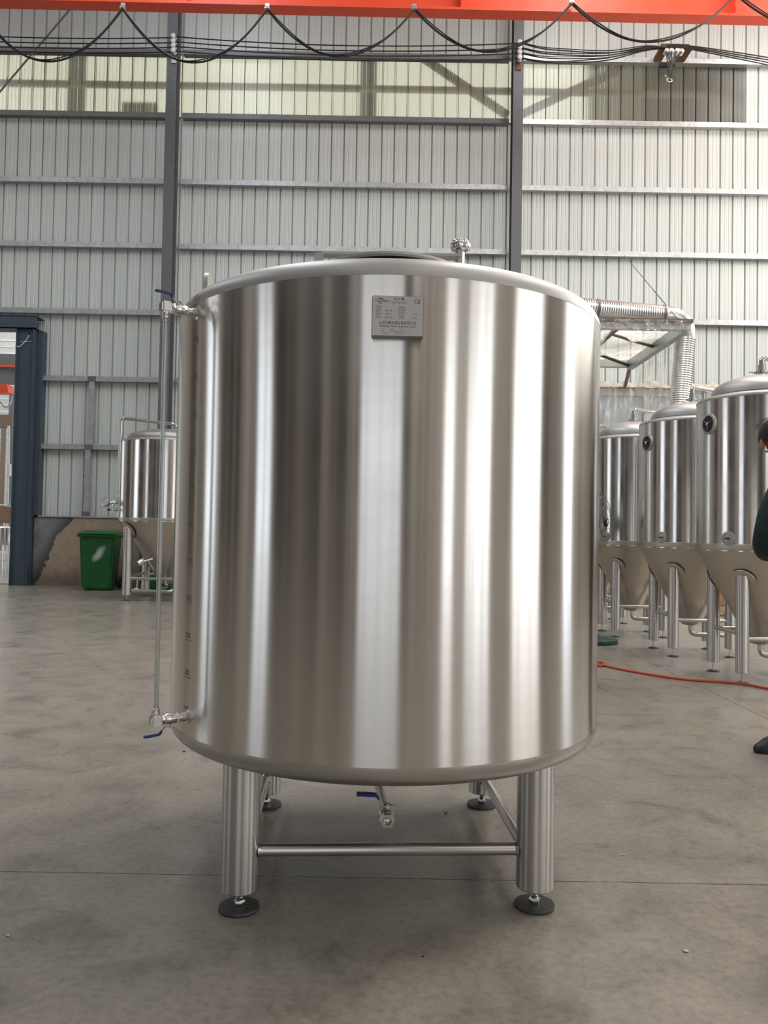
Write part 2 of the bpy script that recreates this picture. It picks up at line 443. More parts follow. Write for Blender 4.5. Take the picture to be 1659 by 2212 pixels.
def put(key, x, parent, name, mat, z0, z1):
    if key not in protos:
        protos[key] = sheet(name, mat, z0, z1, parent); protos[key].location.x = x
    else: dup(protos[key], parent, (x, 0, 0))
k0 = int(round((-9.2)/P)); OFF = .052
for k in range(k0, int(XR/P)):
    x = k*P+OFF
    z_lo = 1.22 if x > DX-.2 else 4.68
    put(('lo', z_lo), x, wb, 'cladding_sheet', 'cladding', z_lo, 8.44)
    if x < SKY_X1-.1: put('sky', x, win, 'translucent_sheet', 'skylight', 8.40, 9.58)
    else: put('mid', x, wb, 'cladding_sheet', 'cladding', 8.40, 9.58)
    put('hi', x, wb, 'cladding_sheet', 'cladding', 9.56, ZC)
# girts (Z purlins) bay by bay
COLX = (-3.83, 2.205, 8.24)
BAYS = [(-9.2, COLX[0]-.1), (COLX[0]+.1, COLX[1]-.1), (COLX[1]+.1, COLX[2]-.1), (COLX[2]+.1, XR)]
GZ = [2.45, 3.66, 4.86, 6.055, 7.215, 8.41, 9.56, 10.7]
def girt(x0, x1, z, name='girt', mat='galv'):
    y0, h, dp = YB+.045, .045, .113
    poly = [(y0, z-h), (y0+dp, z-h), (y0+dp, z-h+.010), (y0+.006, z-h+.010), (y0+.006, z+h-.006), (y0+dp, z+h-.006), (y0+dp, z+h), (y0, z+h)]
    return MB().extrude(poly, (x0, x1)).build(name, mat, wb, angle=20)
for bi, (x0, x1) in enumerate(BAYS):
    for z in GZ:
        if bi == 0 and z < 4.7:
            girt(DX+.02, x1, z); continue
        girt(x0, x1, z, mat='girt_dark' if bi < 2 and 8 < z < 10 else 'galv')  # darker grey on the two girts edging the translucent band, left bays
for (x, z0_, z1_) in ((-5.25, 1.225, 2.405), (-5.21, 2.495, 3.615)):
    MB().box((x-.05, YB+.055, z0_), (x+.05, YB+.155, z1_)).box((x-.035, YB+.047, z0_), (x+.035, YB+.055, z1_)).build('girt_post', 'galv', wb)
for z, x in ((1.265, -5.25), (2.45, -5.23), (3.66, -5.21)):
    MB().box((x-.07, YB+.032, z-.04), (x+.07, YB+.045, z+.04)).build('girt_cleat', 'column', wb)
# steel columns (H sections) standing off the wall
def column(x, name='steel_column', z1=ZC, mat='column'):
    m = MB(); y0 = YB-.33
    m.box((x-.088, y0, 0), (x+.088, y0+.012, z1)).box((x-.005, y0+.012, 0), (x+.005, y0+.24, z1)).box((x-.088, y0+.24, 0), (x+.088, y0+.252, z1))
    m.box((x-.15, y0-.06, 0), (x+.15, y0+.3, .02))
    return tag(m.build(name, mat, angle=20), kind='structure')
for x in COLX: column(x)
tag(MB().box((XL-.2, YB, 0), (-9.18, YB+.3, ZC)).build('wall_back', 'tan_wall'), kind='structure')
# ---- doorway at the left: blue-grey jamb and lintel
dr = empty('door_1', (-6.32, YB-.05, 0), kind='structure')
jm = MB()
xa, xb, ya, yb = -6.475, -6.165, YB-.16, YB+.14
jm.box((xa, ya, 0), (xa+.014, yb, 4.48)).box((xb-.014, ya, 0), (xb, yb, 4.48)).box((xa+.014, ya+.06, 0), (xb-.014, ya+.075, 4.48))
jm.build('jamb', 'door_steel', dr, world=True, angle=20)
MB().box((xb+.005, YB-.02, 1.2), (xb+.10, YB+.16, 4.48)).build('jamb_strip', 'door_steel', dr, world=True)
MB().box((-9.2, YB-.17, 4.48), (-6.12, YB-.155, 4.70)).box((-9.2, YB-.17, 4.48), (-6.12, YB+.14, 4.495)).box((-9.2, YB-.17, 4.688), (-6.10, YB+.14, 4.70)).build('lintel', 'door_steel', dr, world=True, angle=20)
MB().tube(bent([(-6.27, YB-.10, 4.40), (-6.30, YB-.12, 4.29), (-6.42, YB-.13, 4.16), (-6.50, YB-.15, 4.17)], .08), .006, 6).tube(bent([(-6.42, YB-.115, 4.25), (-6.33, YB-.12, 4.26), (-6.22, YB-.115, 4.26)], .03), .004, 6).build('loose_wire', 'white_tape', dr, world=True)
MB().cyl((-6.27, YB-.11, 4.40), (-6.27, YB-.095, 4.40), .018, 12).build('wire_hole', 'black', dr, world=True)

# ---- other walls and roof of the hall (seen only as reflections)
def wall_with_gaps(name, axis, fixed, lo, hi, gaps, thick):
    m = MB(); e = sorted(gaps); cur = lo
    def seg(a, b, z0, z1):
        if axis == 'y': m.box((fixed-thick/2, a, z0), (fixed+thick/2, b, z1))
        else: m.box((a, fixed-thick/2, z0), (b, fixed+thick/2, z1))
    for a, b, t in e:
        seg(cur, a, 0, ZC); seg(a, b, t, ZC); cur = b
    seg(cur, hi, 0, ZC)
    return tag(m.build(name, 'tan_wall', angle=20), kind='structure')
wall_with_gaps('wall_right', 'y', XR+.1, YF, YB+.3, [g[:3] for g in OPEN_R], .2)
wall_with_gaps('wall_left', 'y', XL-.1, YF, YB+.3, [g[:3] for g in OPEN_L], .2)
wall_with_gaps('wall_front', 'x', YF-.1, XL, XR, [g[:3] for g in OPEN_F], .2)
tag(MB().box((XL-.2, YF-.2, ZC), (XR+.2, YB+.3, ZC+.15)).build('ceiling', 'white_paint'), kind='structure')
def panel(wall, lo, hi, mat, h=ZC):  # added unseen uprights by the walls, set for stripes reflected in the tank
    m = MB()
    if wall == 'L': m.box((XL+.02, lo, 0), (XL+.25, hi, h))
    elif wall == 'R': m.box((XR-.25, lo, 0), (XR-.02, hi, h))
    else: m.box((lo, YF+.02, 0), (hi, YF+.25, h))
    tag(m.build('panel', mat, angle=20), kind='structure')
for wl, lo, hi, mt in (('L', 1.7, 3.4, 'dark_panel'), ('L', -.9, 1.7, 'mid_panel'), ('L', -3.9, -3.5, 'dark_panel'), ('L', -9.9, -7.2, 'dark_panel'), ('L', -12.2, -9.9, 'mid_panel'), ('L', 7.3, 9.5, 'mid_panel'), ('L', 10.5, 13.5, 'dark_panel'),
                       ('L', -5.55, -5.42, 'dark_panel'), ('F', -12.4, -10.5, 'dark_panel'), ('F', -8.9, -8.3, 'mid_panel'), ('F', -7.0, -5.9, 'dark_panel'), ('F', -4.6, -4.1, 'dark_panel'), ('F', 2.0, 3.1, 'dark_panel'), ('F', 4.2, 4.5, 'mid_panel'), ('F', 5.4, 5.6, 'mid_panel'),
                       ('R', -3.4, -2.9, 'mid_panel'), ('R', .9, 2.0, 'dark_panel'), ('R', 2.0, 3.6, 'mid_panel'), ('R', 3.6, 4.1, 'dark_panel'), ('R', 6.6, 7.3, 'mid_panel'), ('R', 7.3, 8.2, 'dark_panel')):
    panel(wl, lo, hi, mt)
panel('R', 8.2, 13.6, 'mid_panel')
rp = random.Random(21)  # more of them added at random, for finer reflected streaks
for wl, lo, hi, gaps in (('F', -15.5, 8.4, [(-3.9, 1.9)]), ('L', -13.5, 4.0, [(-7.1, -4.0)])):
    t = lo
    while t < hi:
        wd = rp.uniform(.12, .7)
        if not any(t < g1+.05 and t+wd > g0-.05 for g0, g1 in gaps): panel(wl, t, t+wd, rp.choice(['dark_panel', 'mid_panel', 'mid_panel', 'pale_panel', 'pale_panel']), rp.choice([ZC, 5.0, 7.5]))
        t += wd+rp.uniform(.15, 1.1)
for y0 in (-10.1, -9.2, -7.4, -1.9, -.4, 5.3): panel('R', y0, y0+.07, 'pale_panel', 6.0)  # thin uprights added across the openings, for narrow lines in the reflections
for x0 in (-3.0, -1.1, .7): panel('F', x0, x0+.06, 'dark_panel', 6.2)

# ---- outside the translucent band: frame of the neighbouring lean-to and its dark building
ob = empty('outside_frame', (0, YB+1.2, 7), kind='structure')
YO = YB+.5
def obar(a, b, r, parent=ob, mat='brown_bar'):
    MB().cyl(a, b, r, 8).build('outside_bar', mat, parent, world=True)
for px, wd, yy in ((148, .13, .45), (795, .16, .7), (1448, .16, .7)):
    c = at(px, 180, YO+yy); MB().box((c.x-wd, YO+yy, 5), (c.x+wd, YO+yy+.2, 12)).build('outside_post', 'column', ob, world=True)
for (x0, y0), (x1, y1) in (((915, 118), (1098, 244)), ((1118, 246), (1345, 140))):
    a, b = at(x0, y0, YO), at(x1, y1, YO); obar(a, b, .075)
for yp in (112, 186):
    c = at(830, yp, YO); obar((-9, YO, c.z), (9, YO, c.z), .06, mat='film_beige')
c0, c1 = at(1400, 200, YO+.7), at(1665, 200, YO+.7)
tag(MB().box((c0.x, YO+.7, 4), (c1.x+3, YO+4, 14)).build('outside_building', 'black'), kind='structure')
a0, a1 = at(255, 150, YO+.5), at(330, 150, YO+.5)
MB().box((a0.x, YO+.5, 6), (a1.x, YO+.6, 9.3)).build('outside_post', 'brown_bar', ob, world=True)

# ================================================================== MAIN TANK
TX, TY, TR = .0081, 2.592, .6706
Z0, Z1, KR = .450, 1.656, .052
tank = empty('water_tank', (TX, TY, 0), 'large brushed steel cylindrical water tank on four round legs', 'tank')
SEG = 160
MB().lathe([(TR, Z0), (TR, Z0+.003), (TR, (Z0+Z1)/2), (TR, Z1-.003), (TR, Z1)], SEG).build('shell', 'tank', tank)
top = [(TR+.0004, Z1-.004), (TR+.0004, Z1)]+[(TR-KR+KR*math.cos(a), Z1+KR*math.sin(a)) for a in [PI/2*k/8 for k in range(1, 9)]]+[(.50, Z1+.085), (.35, Z1+.130), (.20, Z1+.155), (.0, Z1+.162)]
MB().lathe(top, SEG).build('top_head', 'tank_head', tank)
bot = [(TR+.0004, Z0+.004), (TR+.0004, Z0)]+[(TR-KR+KR*math.cos(a), Z0-KR*math.sin(a)) for a in [PI/2*k/8 for k in range(1, 9)]]+[(.40, Z0-.060), (.05, Z0-.075), (0, Z0-.075)]
MB().lathe(bot, SEG).build('bottom_head', 'tank_bottom', tank)
YAW, HS = .056, .4036
cs, sn = math.cos(YAW), math.sin(YAW)
rot = lambda a, b: (a*cs-b*sn, a*sn+b*cs)
for a, b in ((-HS, -HS), (HS, -HS), (HS, HS), (-HS, HS)):
    x, y = rot(a, b)
    T = Matrix.Translation((x, y, 0))
    lg = MB().lathe([(.0, .054), (.049, .054), (.0515, .0565), (.0515, .410)], 40, T).build('leg', 'leg', tank)
    MB().lathe([(.009, .008)]+[(.009+(.0012 if k % 2 else 0), .030+.0022*k) for k in range(12)]+[(.009, .058)], 14, T).build('threaded_stem', 'fitting', lg)
    MB().lathe([(.0145, .012), (.0155, .014), (.0155, .022), (.014, .024)], 6, T, True, True).build('hex_nut', 'fitting', lg)
    MB().lathe([(.0545, 0), (.0550, .002), (.0550, .0075), (.0535, .010), (.0, .012)], 48, T, True).build('foot_pad', 'pad', lg)
fl_, fr_, rr_, rl_ = rot(-HS, -HS), rot(HS, -HS), rot(HS, HS), rot(-HS, HS)
def rail(p, q, z, r=.0168):
    m = MB().cyl((*p, z), (*q, z), r, 20)
    d = (Vector((*q, 0))-Vector((*p, 0))).normalized()
    for c, s in ((Vector((*p, z)), 1), (Vector((*q, z)), -1)):
        m.prof_along(c+d*s*.0495, c+d*s*.058, [(.0215, 0), (.019, .004), (.0168, .0085)], 20)
    m.build('cross_rail', 'leg', tank)
rail(fl_, fr_, .157); rail(fr_, rr_, .112); rail(fl_, rl_, .112); rail(rl_, rr_, .157)
# drain pipe and ball valve under the tank
PD = lambda y: (.0165-(y+.392)*.085, y)                     # slightly skewed run, local coordinates
dz = .232
MB().tube(bent([(*PD(-.30), dz), (*PD(-.02), dz), (*PD(.02), .39)], .06, 8), .0155, 20).build('drain_pipe', 'pipe', tank)
def ball_valve(parent, a, b, r, handle_dir, hub_dir, hl=.075, body='valve_body', grip='blue'):
    """two-piece ball valve from a to b, lever hub on hub_dir, lever along handle_dir"""
    a, b = Vector(a), Vector(b); d = (b-a).normalized(); L = (b-a).length
    m = MB()
    q = d.to_track_quat('Z', 'Y').to_matrix().to_4x4(); q.translation = a
    m.lathe([(r*.62, 0), (r, 0), (r*1.04, L*.03), (r*1.04, L*.20), (r*.95, L*.21)], 6, q)
    m.lathe([(r*.92, L*.20), (r*1.0, L*.26), (r*1.08, L*.40), (r*1.08, L*.62), (r*.98, L*.66), (r*.98, L*.80)], 24, q)
    m.lathe([(r*.95, L*.79), (r*1.02, L*.80), (r*1.02, L*.97), (r*.9, L), (r*.5, L)], 6, q)
    m.lathe([(r*.72, L*.10), (r*.62, 0)], 24, q); m.lathe([(r*.72, 0.001), (r*.70, L*.12), (r*.45, L*.16), (r*.45, L*.18), (0, L*.2)], 24, q)
    vb = m.build(body, 'fitting', parent)
    h = Vector(hub_dir).normalized(); c = a+d*L*.5; t = Vector(handle_dir).normalized()
    MB().cyl(c, c+h*r*1.45, r*.34, 12).cyl(c+h*r*1.25, c+h*r*1.6, r*.46, 6).build('valve_stem', 'fitting', vb)
    base = c+h*r*1.32; side = t.cross(h).normalized(); wdt = r*.42
    def strip(pts, hw, th):
        mm = MB(); vs = []
        for p in pts:
            vs += [p-side*hw-h*th, p+side*hw-h*th, p+side*hw+h*th, p-side*hw+h*th]
        fs = []
        for i in range(len(pts)-1):
            o = i*4
            for k in range(4): fs.append((o+k, o+(k+1) % 4, o+4+(k+1) % 4, o+4+k))
        fs += [(3, 2, 1, 0), (o+4, o+5, o+6, o+7)]
        return mm.add(vs, fs)
    hv = strip([base-t*r*.8, base+t*r*.5, base+t*r*1.0+h*r*.55, base+t*r*1.45+h*r*1.15], wdt*.8, r*.06).build('lever', 'fitting', vb, bevel=.0004)
    s0 = base+t*r*1.25+h*r*.9; s1 = base+t*r*1.75+h*r*1.45
    sl = strip([s0, s1, s1+t*hl*.5+h*r*.10, s1+t*hl*.93+h*r*.13, s1+t*hl+h*r*.12], wdt, r*.20)
    sl.build('lever_sleeve', grip, vb, bevel=.0012)
    return vb
ball_valve(tank, (*PD(-.392), dz-.004), (*PD(-.30), dz), .0205, (-1, -.12, .02), (.12, -.05, 1), .055)
# level gauge at the left: two valves, elbows, sight tube
NA = math.radians(-53.6)
rad = Vector((math.sin(NA), -math.cos(NA), 0)); 
tube_l = at(358, 690, 2.142)-Vector((TX, TY, 0)); tube_l.z = 0
def gauge_end(z, sign):
    s0 = rad*(TR-.004); ze = Vector((0, 0, z))
    d = (tube_l-rad*TR); d.z = 0; L = d.length; d.normalize()
    q0 = ze+rad*(TR-.002)
    MB().prof_along(q0, q0+d*.1, [(.021, -.004), (.021, .004), (.013, .006), (.013, .018)], 20).build('nozzle', 'leg', tank)
    MB().prof_along(q0+d*.017, q0+d*.2, [(.011, 0), (.011, .012), (.0125, .013), (.0125, .016)], 16).build('thread_nipple', 'fitting', tank)
    MB().prof_along(q0+d*.028, q0+d*.2, [(.0125, 0), (.0135, .003), (.0125, .008)], 16).build('thread_seal', 'white_tape', tank)
    vb = ball_valve(tank, q0+d*(L-.012), q0+d*.033, .0142, d+Vector((0, 0, .0)), (0, 0, sign), .042)
    e = ze+tube_l
    m = MB(); qq = d.to_track_quat('Z', 'Y').to_matrix().to_4x4(); qq.translation = e
    m.box((-.0155, -.0155, -.0155), (.0155, .0155, .0155), qq)
    el = m.build('elbow', 'fitting', tank, bevel=.005)
    MB().prof_along(e+Vector((0, 0, -sign*.013)), e+Vector((0, 0, -sign*.1)), [(.012, 0), (.012, .007), (.0105, .009), (.0105, .018), (.007, .020), (.007, .026)], 12).build('compression_nut', 'fitting', el)
    return e
zt = (at(358, 664, 2.142)).z; zb = (at(346, 1556, 2.142)).z
e1 = gauge_end(zt, 1); e2 = gauge_end(zb, -1)
MB().tube([e1+Vector((0, 0, -.03)), e1*.6+e2*.4, e2+Vector((0, 0, .03))], .0072, 16).build('sight_tube', 'glass', tank)
MB().tube([e1+Vector((0, 0, -.03)), e2+Vector((0, 0, .03))], .0030, 10).build('tube_liner', 'white_tape', tank)
# litre marks etched beside the gauge
ys = [648, 738, 818, 898, 978, 1056, 1138, 1217, 1297, 1378, 1458, 1536]
for i, yy in enumerate(ys):
    s = '%dL' % (1200-100*i)
    z = 1.018-(yy-1147.5)*.001304*.88 if False else at(414, yy, 2.20).z
    vs, fs = text_mesh(s, .021, 'CENTER', .95)
    m = MB(); A0 = math.radians(-54.2)
    wtxt = max(abs(v.x) for v in vs)+.003
    for (vv, ff) in ((vs, fs), ([Vector((-wtxt+2*wtxt*k/6, -.005-.002*j, 0)) for j in (0, 1) for k in range(7)], [(k, k+1, 8+k, 7+k) for k in range(6)])):
        pts = []
        for v in vv:
            a = A0+v.x/TR; r = TR+.0006; pts.append((r*math.sin(a), -r*math.cos(a), z+v.y))
        m.add(pts, ff)
    m.build('litre_mark', 'ink_soft', tank, angle=80)
# name plate on its raised bracket
NPA = math.radians(1.35); W2, H2 = .0625, .0495
npz = (at(858, 684, 1.90)).z
Q = Matrix.Translation((math.sin(NPA)*TR, -math.cos(NPA)*TR, npz)) @ Matrix.Rotation(NPA+.014, 4, 'Z')
hold = MB().box((-W2, -.026, -H2), (W2, .006, H2), Q).build('plate_bracket', 'plate_side', tank, bevel=.0025)
MB().box((-W2+.0015, -.0268, -H2+.0015), (W2-.0015, -.0255, H2-.0015), Q).build('name_plate', 'plate', hold)
QT = Q @ Matrix.Translation((0, -.0272, 0)) @ Matrix.Rotation(PI/2, 4, 'X')
hard, soft = MB(), MB()
def put_text(mb, s, x, y, size, align='LEFT', sx=1.0):
    vs, fs = text_mesh(s, size, align); mb.add([(x+v.x*sx, y+v.y, 0) for v in vs], fs, QT)
put_text(hard, 'TONSEN', -.0560, .0335, .0072, sx=1.25)
put_text(hard, '冰 水 罐', .002, .0395, .0066, 'CENTER', 1.05)
put_text(soft, 'Ice Water Tank', .002, .0305, .0082, 'CENTER', .70)
put_text(hard, 'CE', .0385, .0318, .0135, sx=.95)
# swoosh of the emblem
for a0, a1, R0, w0 in ((.15, 2.75, .0075, .0026), (3.5, 5.3, .0068, .0016)):
    pts = []; n = 14
    for k in range(n+1):
        t = k/n; a = a0+(a1-a0)*t; ww = w0*math.sin(PI*min(1, t*1.02))**.7+.0001
        pts.append((R0*math.cos(a)-.042, R0*math.sin(a)*.95+.036, ww))
    vs = [(x, y, 0) for x, y, _ in pts]+[(-.042+(x+.042)*(1-w_/R0*1.0), .036+(y-.036)*(1-w_/R0*1.0), 0) for x, y, w_ in pts]
    hard.add(vs, [(k, k+1, n+2+k, n+1+k) for k in range(n)], QT)
for y, a, b in ((.0205, '产品编号', '容器净重'), (.0165, 'Serial No.', 'Net Weight'), (.0120, '设备型号', '生产日期'), (.0080, 'Model', 'Prod. Date'), (.0030, '额定容积', '设计压力'), (-.0010, 'Volume', 'Pressure'), (-.0058, '使用介质', '设计温度')):
    put_text(soft, a, -.054, y, .0040, sx=.9); put_text(soft, b, .002, y, .0040, sx=.9)
put_text(soft, '1000 L', -.031, .0030, .0058); put_text(soft, '2022.05', -.031, -.0060, .0058); put_text(soft, '380 Kg', -.031, .0110, .0058)
put_text(soft, '0.1 Mpa', .034, .0030, .0050); put_text(soft, '0-100', .034, -.0058, .0050); put_text(soft, '/', .041, .0110, .0060)
put_text(hard, '山东汤森机械设备有限公司', 0, -.0200, .0092, 'CENTER', .80)
put_text(hard, 'Shandong Tonsen Equipment Co.,Ltd', 0, -.0270, .0074, 'CENTER', .78)
put_text(soft, 'Tel            Fax            E-mail           P.C.', 0, -.0330, .0046, 'CENTER', .98)
put_text(soft, 'Add            Shandong Province,  China            ', 0, -.0385, .0046, 'CENTER', .93)
put_text(soft, '地址            中国  山东            ', 0, -.0442, .0044, 'CENTER', 1.2)
tag(hard.build('plate_lettering', 'ink', hold, angle=80), kind='stuff'); tag(soft.build('plate_fine_print', 'ink_soft', hold, angle=80), kind='stuff')
# manway on the top head
LZ = 1.871; LC = Matrix.Translation((.0, .03, 0))
MB().lathe([(.205, Z1+.14), (.205, LZ-.012), (.22, LZ-.008)], 64, LC).build('manway_collar', 'black', tank)
lid = MB().lathe([(.0, LZ), (.215, LZ-.006), (.226, LZ-.004), (.230, LZ+.002), (.229, LZ+.010), (.205, LZ+.020), (.10, LZ+.030), (0, LZ+.032)], 72, LC).build('manway_lid', 'tank_head', tank)
bz = at(950, 555, 2.65).z
MB().box((-.232, .035, bz-.006), (.235, .075, bz+.005)).build('clamp_bar', 'plate', tank, bevel=.002)
MB().box((-.255, .02, Z1+.12), (-.225, .09, bz-.004)).build('hinge_block', 'tank_head', tank, bevel=.003)
kx = at(994, 530, 2.65)-Vector((TX, TY, 0))
MB().cyl((kx.x, .055, Z1+.13), (kx.x, .055, kx.z-.008), .0145, 6).cyl((kx.x, .055, bz), (kx.x, .055, kx.z), .009, 12).build('clamp_bolt', 'fitting', tank)
kn = MB(); pr = []
n = 48; rows = [(.018, -.022), (.028, -.018), (.0325, -.008), (.0325, .004), (.026, .014), (.0, .017)]
vs, fs = [], []
for r, z in rows:
    for k in range(n):
        a = 2*PI*k/n; rr = r*(1+.075*math.cos(7*a)) if r > .02 else r
        vs.append((kx.x+rr*math.cos(a), .055+rr*math.sin(a), kx.z+z))
for j in range(len(rows)-1):
    for k in range(n): fs.append((j*n+k, j*n+(k+1) % n, (j+1)*n+(k+1) % n, (j+1)*n+k))
fs.append(tuple(reversed(range(n))))
kn.add(vs, fs).build('star_knob', 'pipe', tank)
# lifting lug on the left shoulder
lx = at(451, 600, 2.60)-Vector((TX, TY, 0))
outl = [(-.04, -.16)]+[(-.04*math.cos(PI*k/10), .0+.04*math.sin(PI*k/10)) for k in range(11)]+[(.04, -.16)]
m = MB(); nn = len(outl); zc = lx.z-.028
m.add([(lx.x-.007, y, zc+z) for y, z in outl]+[(lx.x+.007, y, zc+z) for y, z in outl], [(k, (k+1) % nn, nn+(k+1) % nn, nn+k) for k in range(nn)]+[tuple(range(nn)), tuple(range(nn, 2*nn))])
m.build('lifting_lug', 'tank_head', tank, angle=30)

# ================================================================== FERMENTERS
def fermenter(name, R, z0, z1, rc, zc, rd, zd, legr, leghalf, cone_mat='ferm_cone', seg=96):
    """insulated shell z0..z1, cone down to radius rc at zc, dished top of radius rd up to zd"""
    f = empty(name)
    MB().lathe([(R, z0), (R, z0+.002), (R, (z0+z1)/2), (R, z1-.002), (R, z1)], seg).build('shell', 'ferm', f)
    k = .02
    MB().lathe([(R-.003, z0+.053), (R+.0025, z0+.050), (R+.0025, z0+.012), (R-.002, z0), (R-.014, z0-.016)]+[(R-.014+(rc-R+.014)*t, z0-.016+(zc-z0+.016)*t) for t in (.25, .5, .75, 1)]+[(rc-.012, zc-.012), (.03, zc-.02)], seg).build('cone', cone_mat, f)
    MB().lathe([(R+.001, z1-.012), (R+.001, z1), (R-.006, z1+.012), (R-.02, z1+.020), (rd+.03, z1+.034), (rd+.004, z1+.036)], seg).build('shoulder', 'tank_head', f)
    dm = [(rd, z1+.030), (rd+.012, z1+.046), (rd+.008, z1+.064)]
    H = zd-(z1+.064)
    dm += [((rd+.008)*math.cos(a), z1+.064+H*math.sin(a)) for a in [PI/2*j/9 for j in range(1, 9)]]+[(0, zd)]
    MB().lathe(dm, seg).build('dome', 'tank_head', f)
    for a, b in ((-1, -1), (1, -1), (1, 1), (-1, 1)):
        x, y = a*leghalf, b*leghalf; rr = leghalf*1.414
        ztop = z0-(R-rr)/(R-rc)*(z0-zc)
        T = Matrix.Translation((x, y, 0))
        lg = MB().lathe([(0, .075), (legr-.003, .075), (legr, .078), (legr, ztop-.02), (legr*.98, ztop+.02), (legr*.8, ztop+legr*.62), (legr*.4, ztop+legr*.85), (0, ztop+legr*.9)], 28, T).build('leg', 'leg', f)
        MB().lathe([(.008, .008), (.008, .08)], 10, T).lathe([(.012, .012), (.012, .022)], 6, T, True, True).build('threaded_stem', 'fitting', lg)
        MB().lathe([(.046, 0), (.046, .005), (.02, .012), (.0, .014)], 24, T, True).build('foot_pad', 'pad', lg)
        # reinforcing ring where the leg meets the cone
        d = Vector((a, b, 0)).normalized(); slope = math.atan2(z0-zc, R-rc)
        nrm = (d*math.sin(slope)+Vector((0, 0, -math.cos(slope)))).normalized()
        q = nrm.to_track_quat('Z', 'Y').to_matrix().to_4x4(); q.translation = Vector((x, y, ztop-.02))+nrm*.0015
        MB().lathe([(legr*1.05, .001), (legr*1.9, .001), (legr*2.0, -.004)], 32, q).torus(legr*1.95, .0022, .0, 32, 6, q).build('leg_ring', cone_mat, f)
    return f

GROW = 'insulated fermenters in a row beside the plastic canopy'
R0, LH = .456, .247
fm = fermenter('fermenter', R0, .935, 2.045, .085, .265, .345, 2.245, .046, LH)
for (a, b, z) in (((-LH, -LH), (LH, -LH), .315), ((-LH, LH), (LH, LH), .33), ((-LH, -LH), (-LH, LH), .345), ((LH, -LH), (LH, LH), .345)):
    MB().cyl((*a, z), (*b, z), .017, 14).build('cross_rail', 'pipe', fm)
def disc_fit(parent, ang, z, R, rad, mats, name, k=1.0):
    d = Vector((math.sin(ang), -math.cos(ang), 0)); q = d.to_track_quat('Z', 'Y').to_matrix().to_4x4(); q.translation = Vector((0, 0, z))+d*(R-.012)
    return q
# round manway port high on the side, small cap low on the front
q = disc_fit(fm, math.radians(-75), 1.86, R0, .06, None, '')
po = MB().lathe([(.078, .006), (.074, .020), (.060, .024), (.058, .016)], 40, q).build('side_port', 'plate', fm)
MB().lathe([(.058, .018), (.0, .020)], 40, q).build('port_lining', 'black', po)
pk = MB()
for j in range(3):
    a = j*2*PI/3+.5; c, s = math.cos(a), math.sin(a)
    pk.cyl(q @ Vector((0, 0, .026)), q @ Vector((c*.045, s*.045, .026)), .0022, 6)
pk.lathe([(.012, .02), (.012, .032), (.008, .036), (0, .037)], 20, q).build('port_knob', 'pipe', po)
q = disc_fit(fm, math.radians(-53), 1.025, R0, .05, None, '')
cp = MB().lathe([(.052, .008), (.050, .017), (.036, .020), (.034, .016), (.020, .018), (.018, .024), (0, .024)], 36, q).build('sample_port', 'plate', fm)
MB().cyl(q @ Vector((-.014, 0, .03)), q @ Vector((.014, 0, .03)), .006, 8).build('port_clamp', 'black', cp)
# outlet under the cone
MB().tube(bent([(0, 0, .27), (0, 0, .165), (.34, -.06, .165), (.50, -.10, .175)], .07, 8), .021, 16).build('outlet_pipe', 'pipe', fm)
MB().prof_along((.30, -.053, .165), (.40, -.075, .168), [(.021, 0), (.034, .002), (.034, .012), (.021, .014)], 20).build('clamp_ring', 'fitting', fm)
# fittings on the dome
fx = MB().lathe([(.030, 2.20), (.030, 2.262), (.052, 2.264), (.052, 2.278), (.030, 2.280), (.027, 2.33)], 28).build('top_ferrule', 'fitting', fm)
MB().tube(bent([(0, 0, 2.31), (0, 0, 2.385), (.30, -.01, 2.335), (.505, -.015, 2.31), (.505, -.015, 1.2)], .045, 8), .021, 16).build('cleaning_pipe', 'pipe', fm)
MB().prof_along((0, 0, 2.268), (0, 0, 2.4), [(.056, 0), (.056, .008)], 24).cyl((-.06, 0, 2.272), (-.095, .0, 2.272), .006, 8).build('clamp_ring', 'pipe', fx)
MB().lathe([(.019, 2.2), (.019, 2.27), (.034, 2.272), (.034, 2.284), (.018, 2.286), (.018, 2.36), (.030, 2.362), (.030, 2.392), (0, 2.395)], 20, Matrix.Translation((.115, .03, 0))).build('relief_valve', 'fitting', fm)
MB().cyl((-.17, -.24, 2.075), (-.17, -.24, 2.115), .011, 10).build('vent_stub', 'fitting', fm)
spots = [(2.81, 5.90, 0, 'third fermenter of the row, nearest the man, cut by the right edge of the photo'),
         (2.765, 7.12, 0, 'middle fermenter of the row, with a whole dished top in front of the foil duct'),
         (2.64, 8.40, 0, 'steel fermenter beside the floor fan, half hidden by the large tank'),
         (2.61, 9.66, 0, 'rearmost steel fermenter under the plastic canopy, only its dome top showing')]
for i, (x, y, rz, lab) in enumerate(spots):
    o = fm if i == 0 else copy_tree(fm)
    o.location = (x, y, 0); tag(o, lab, 'tank', GROW)

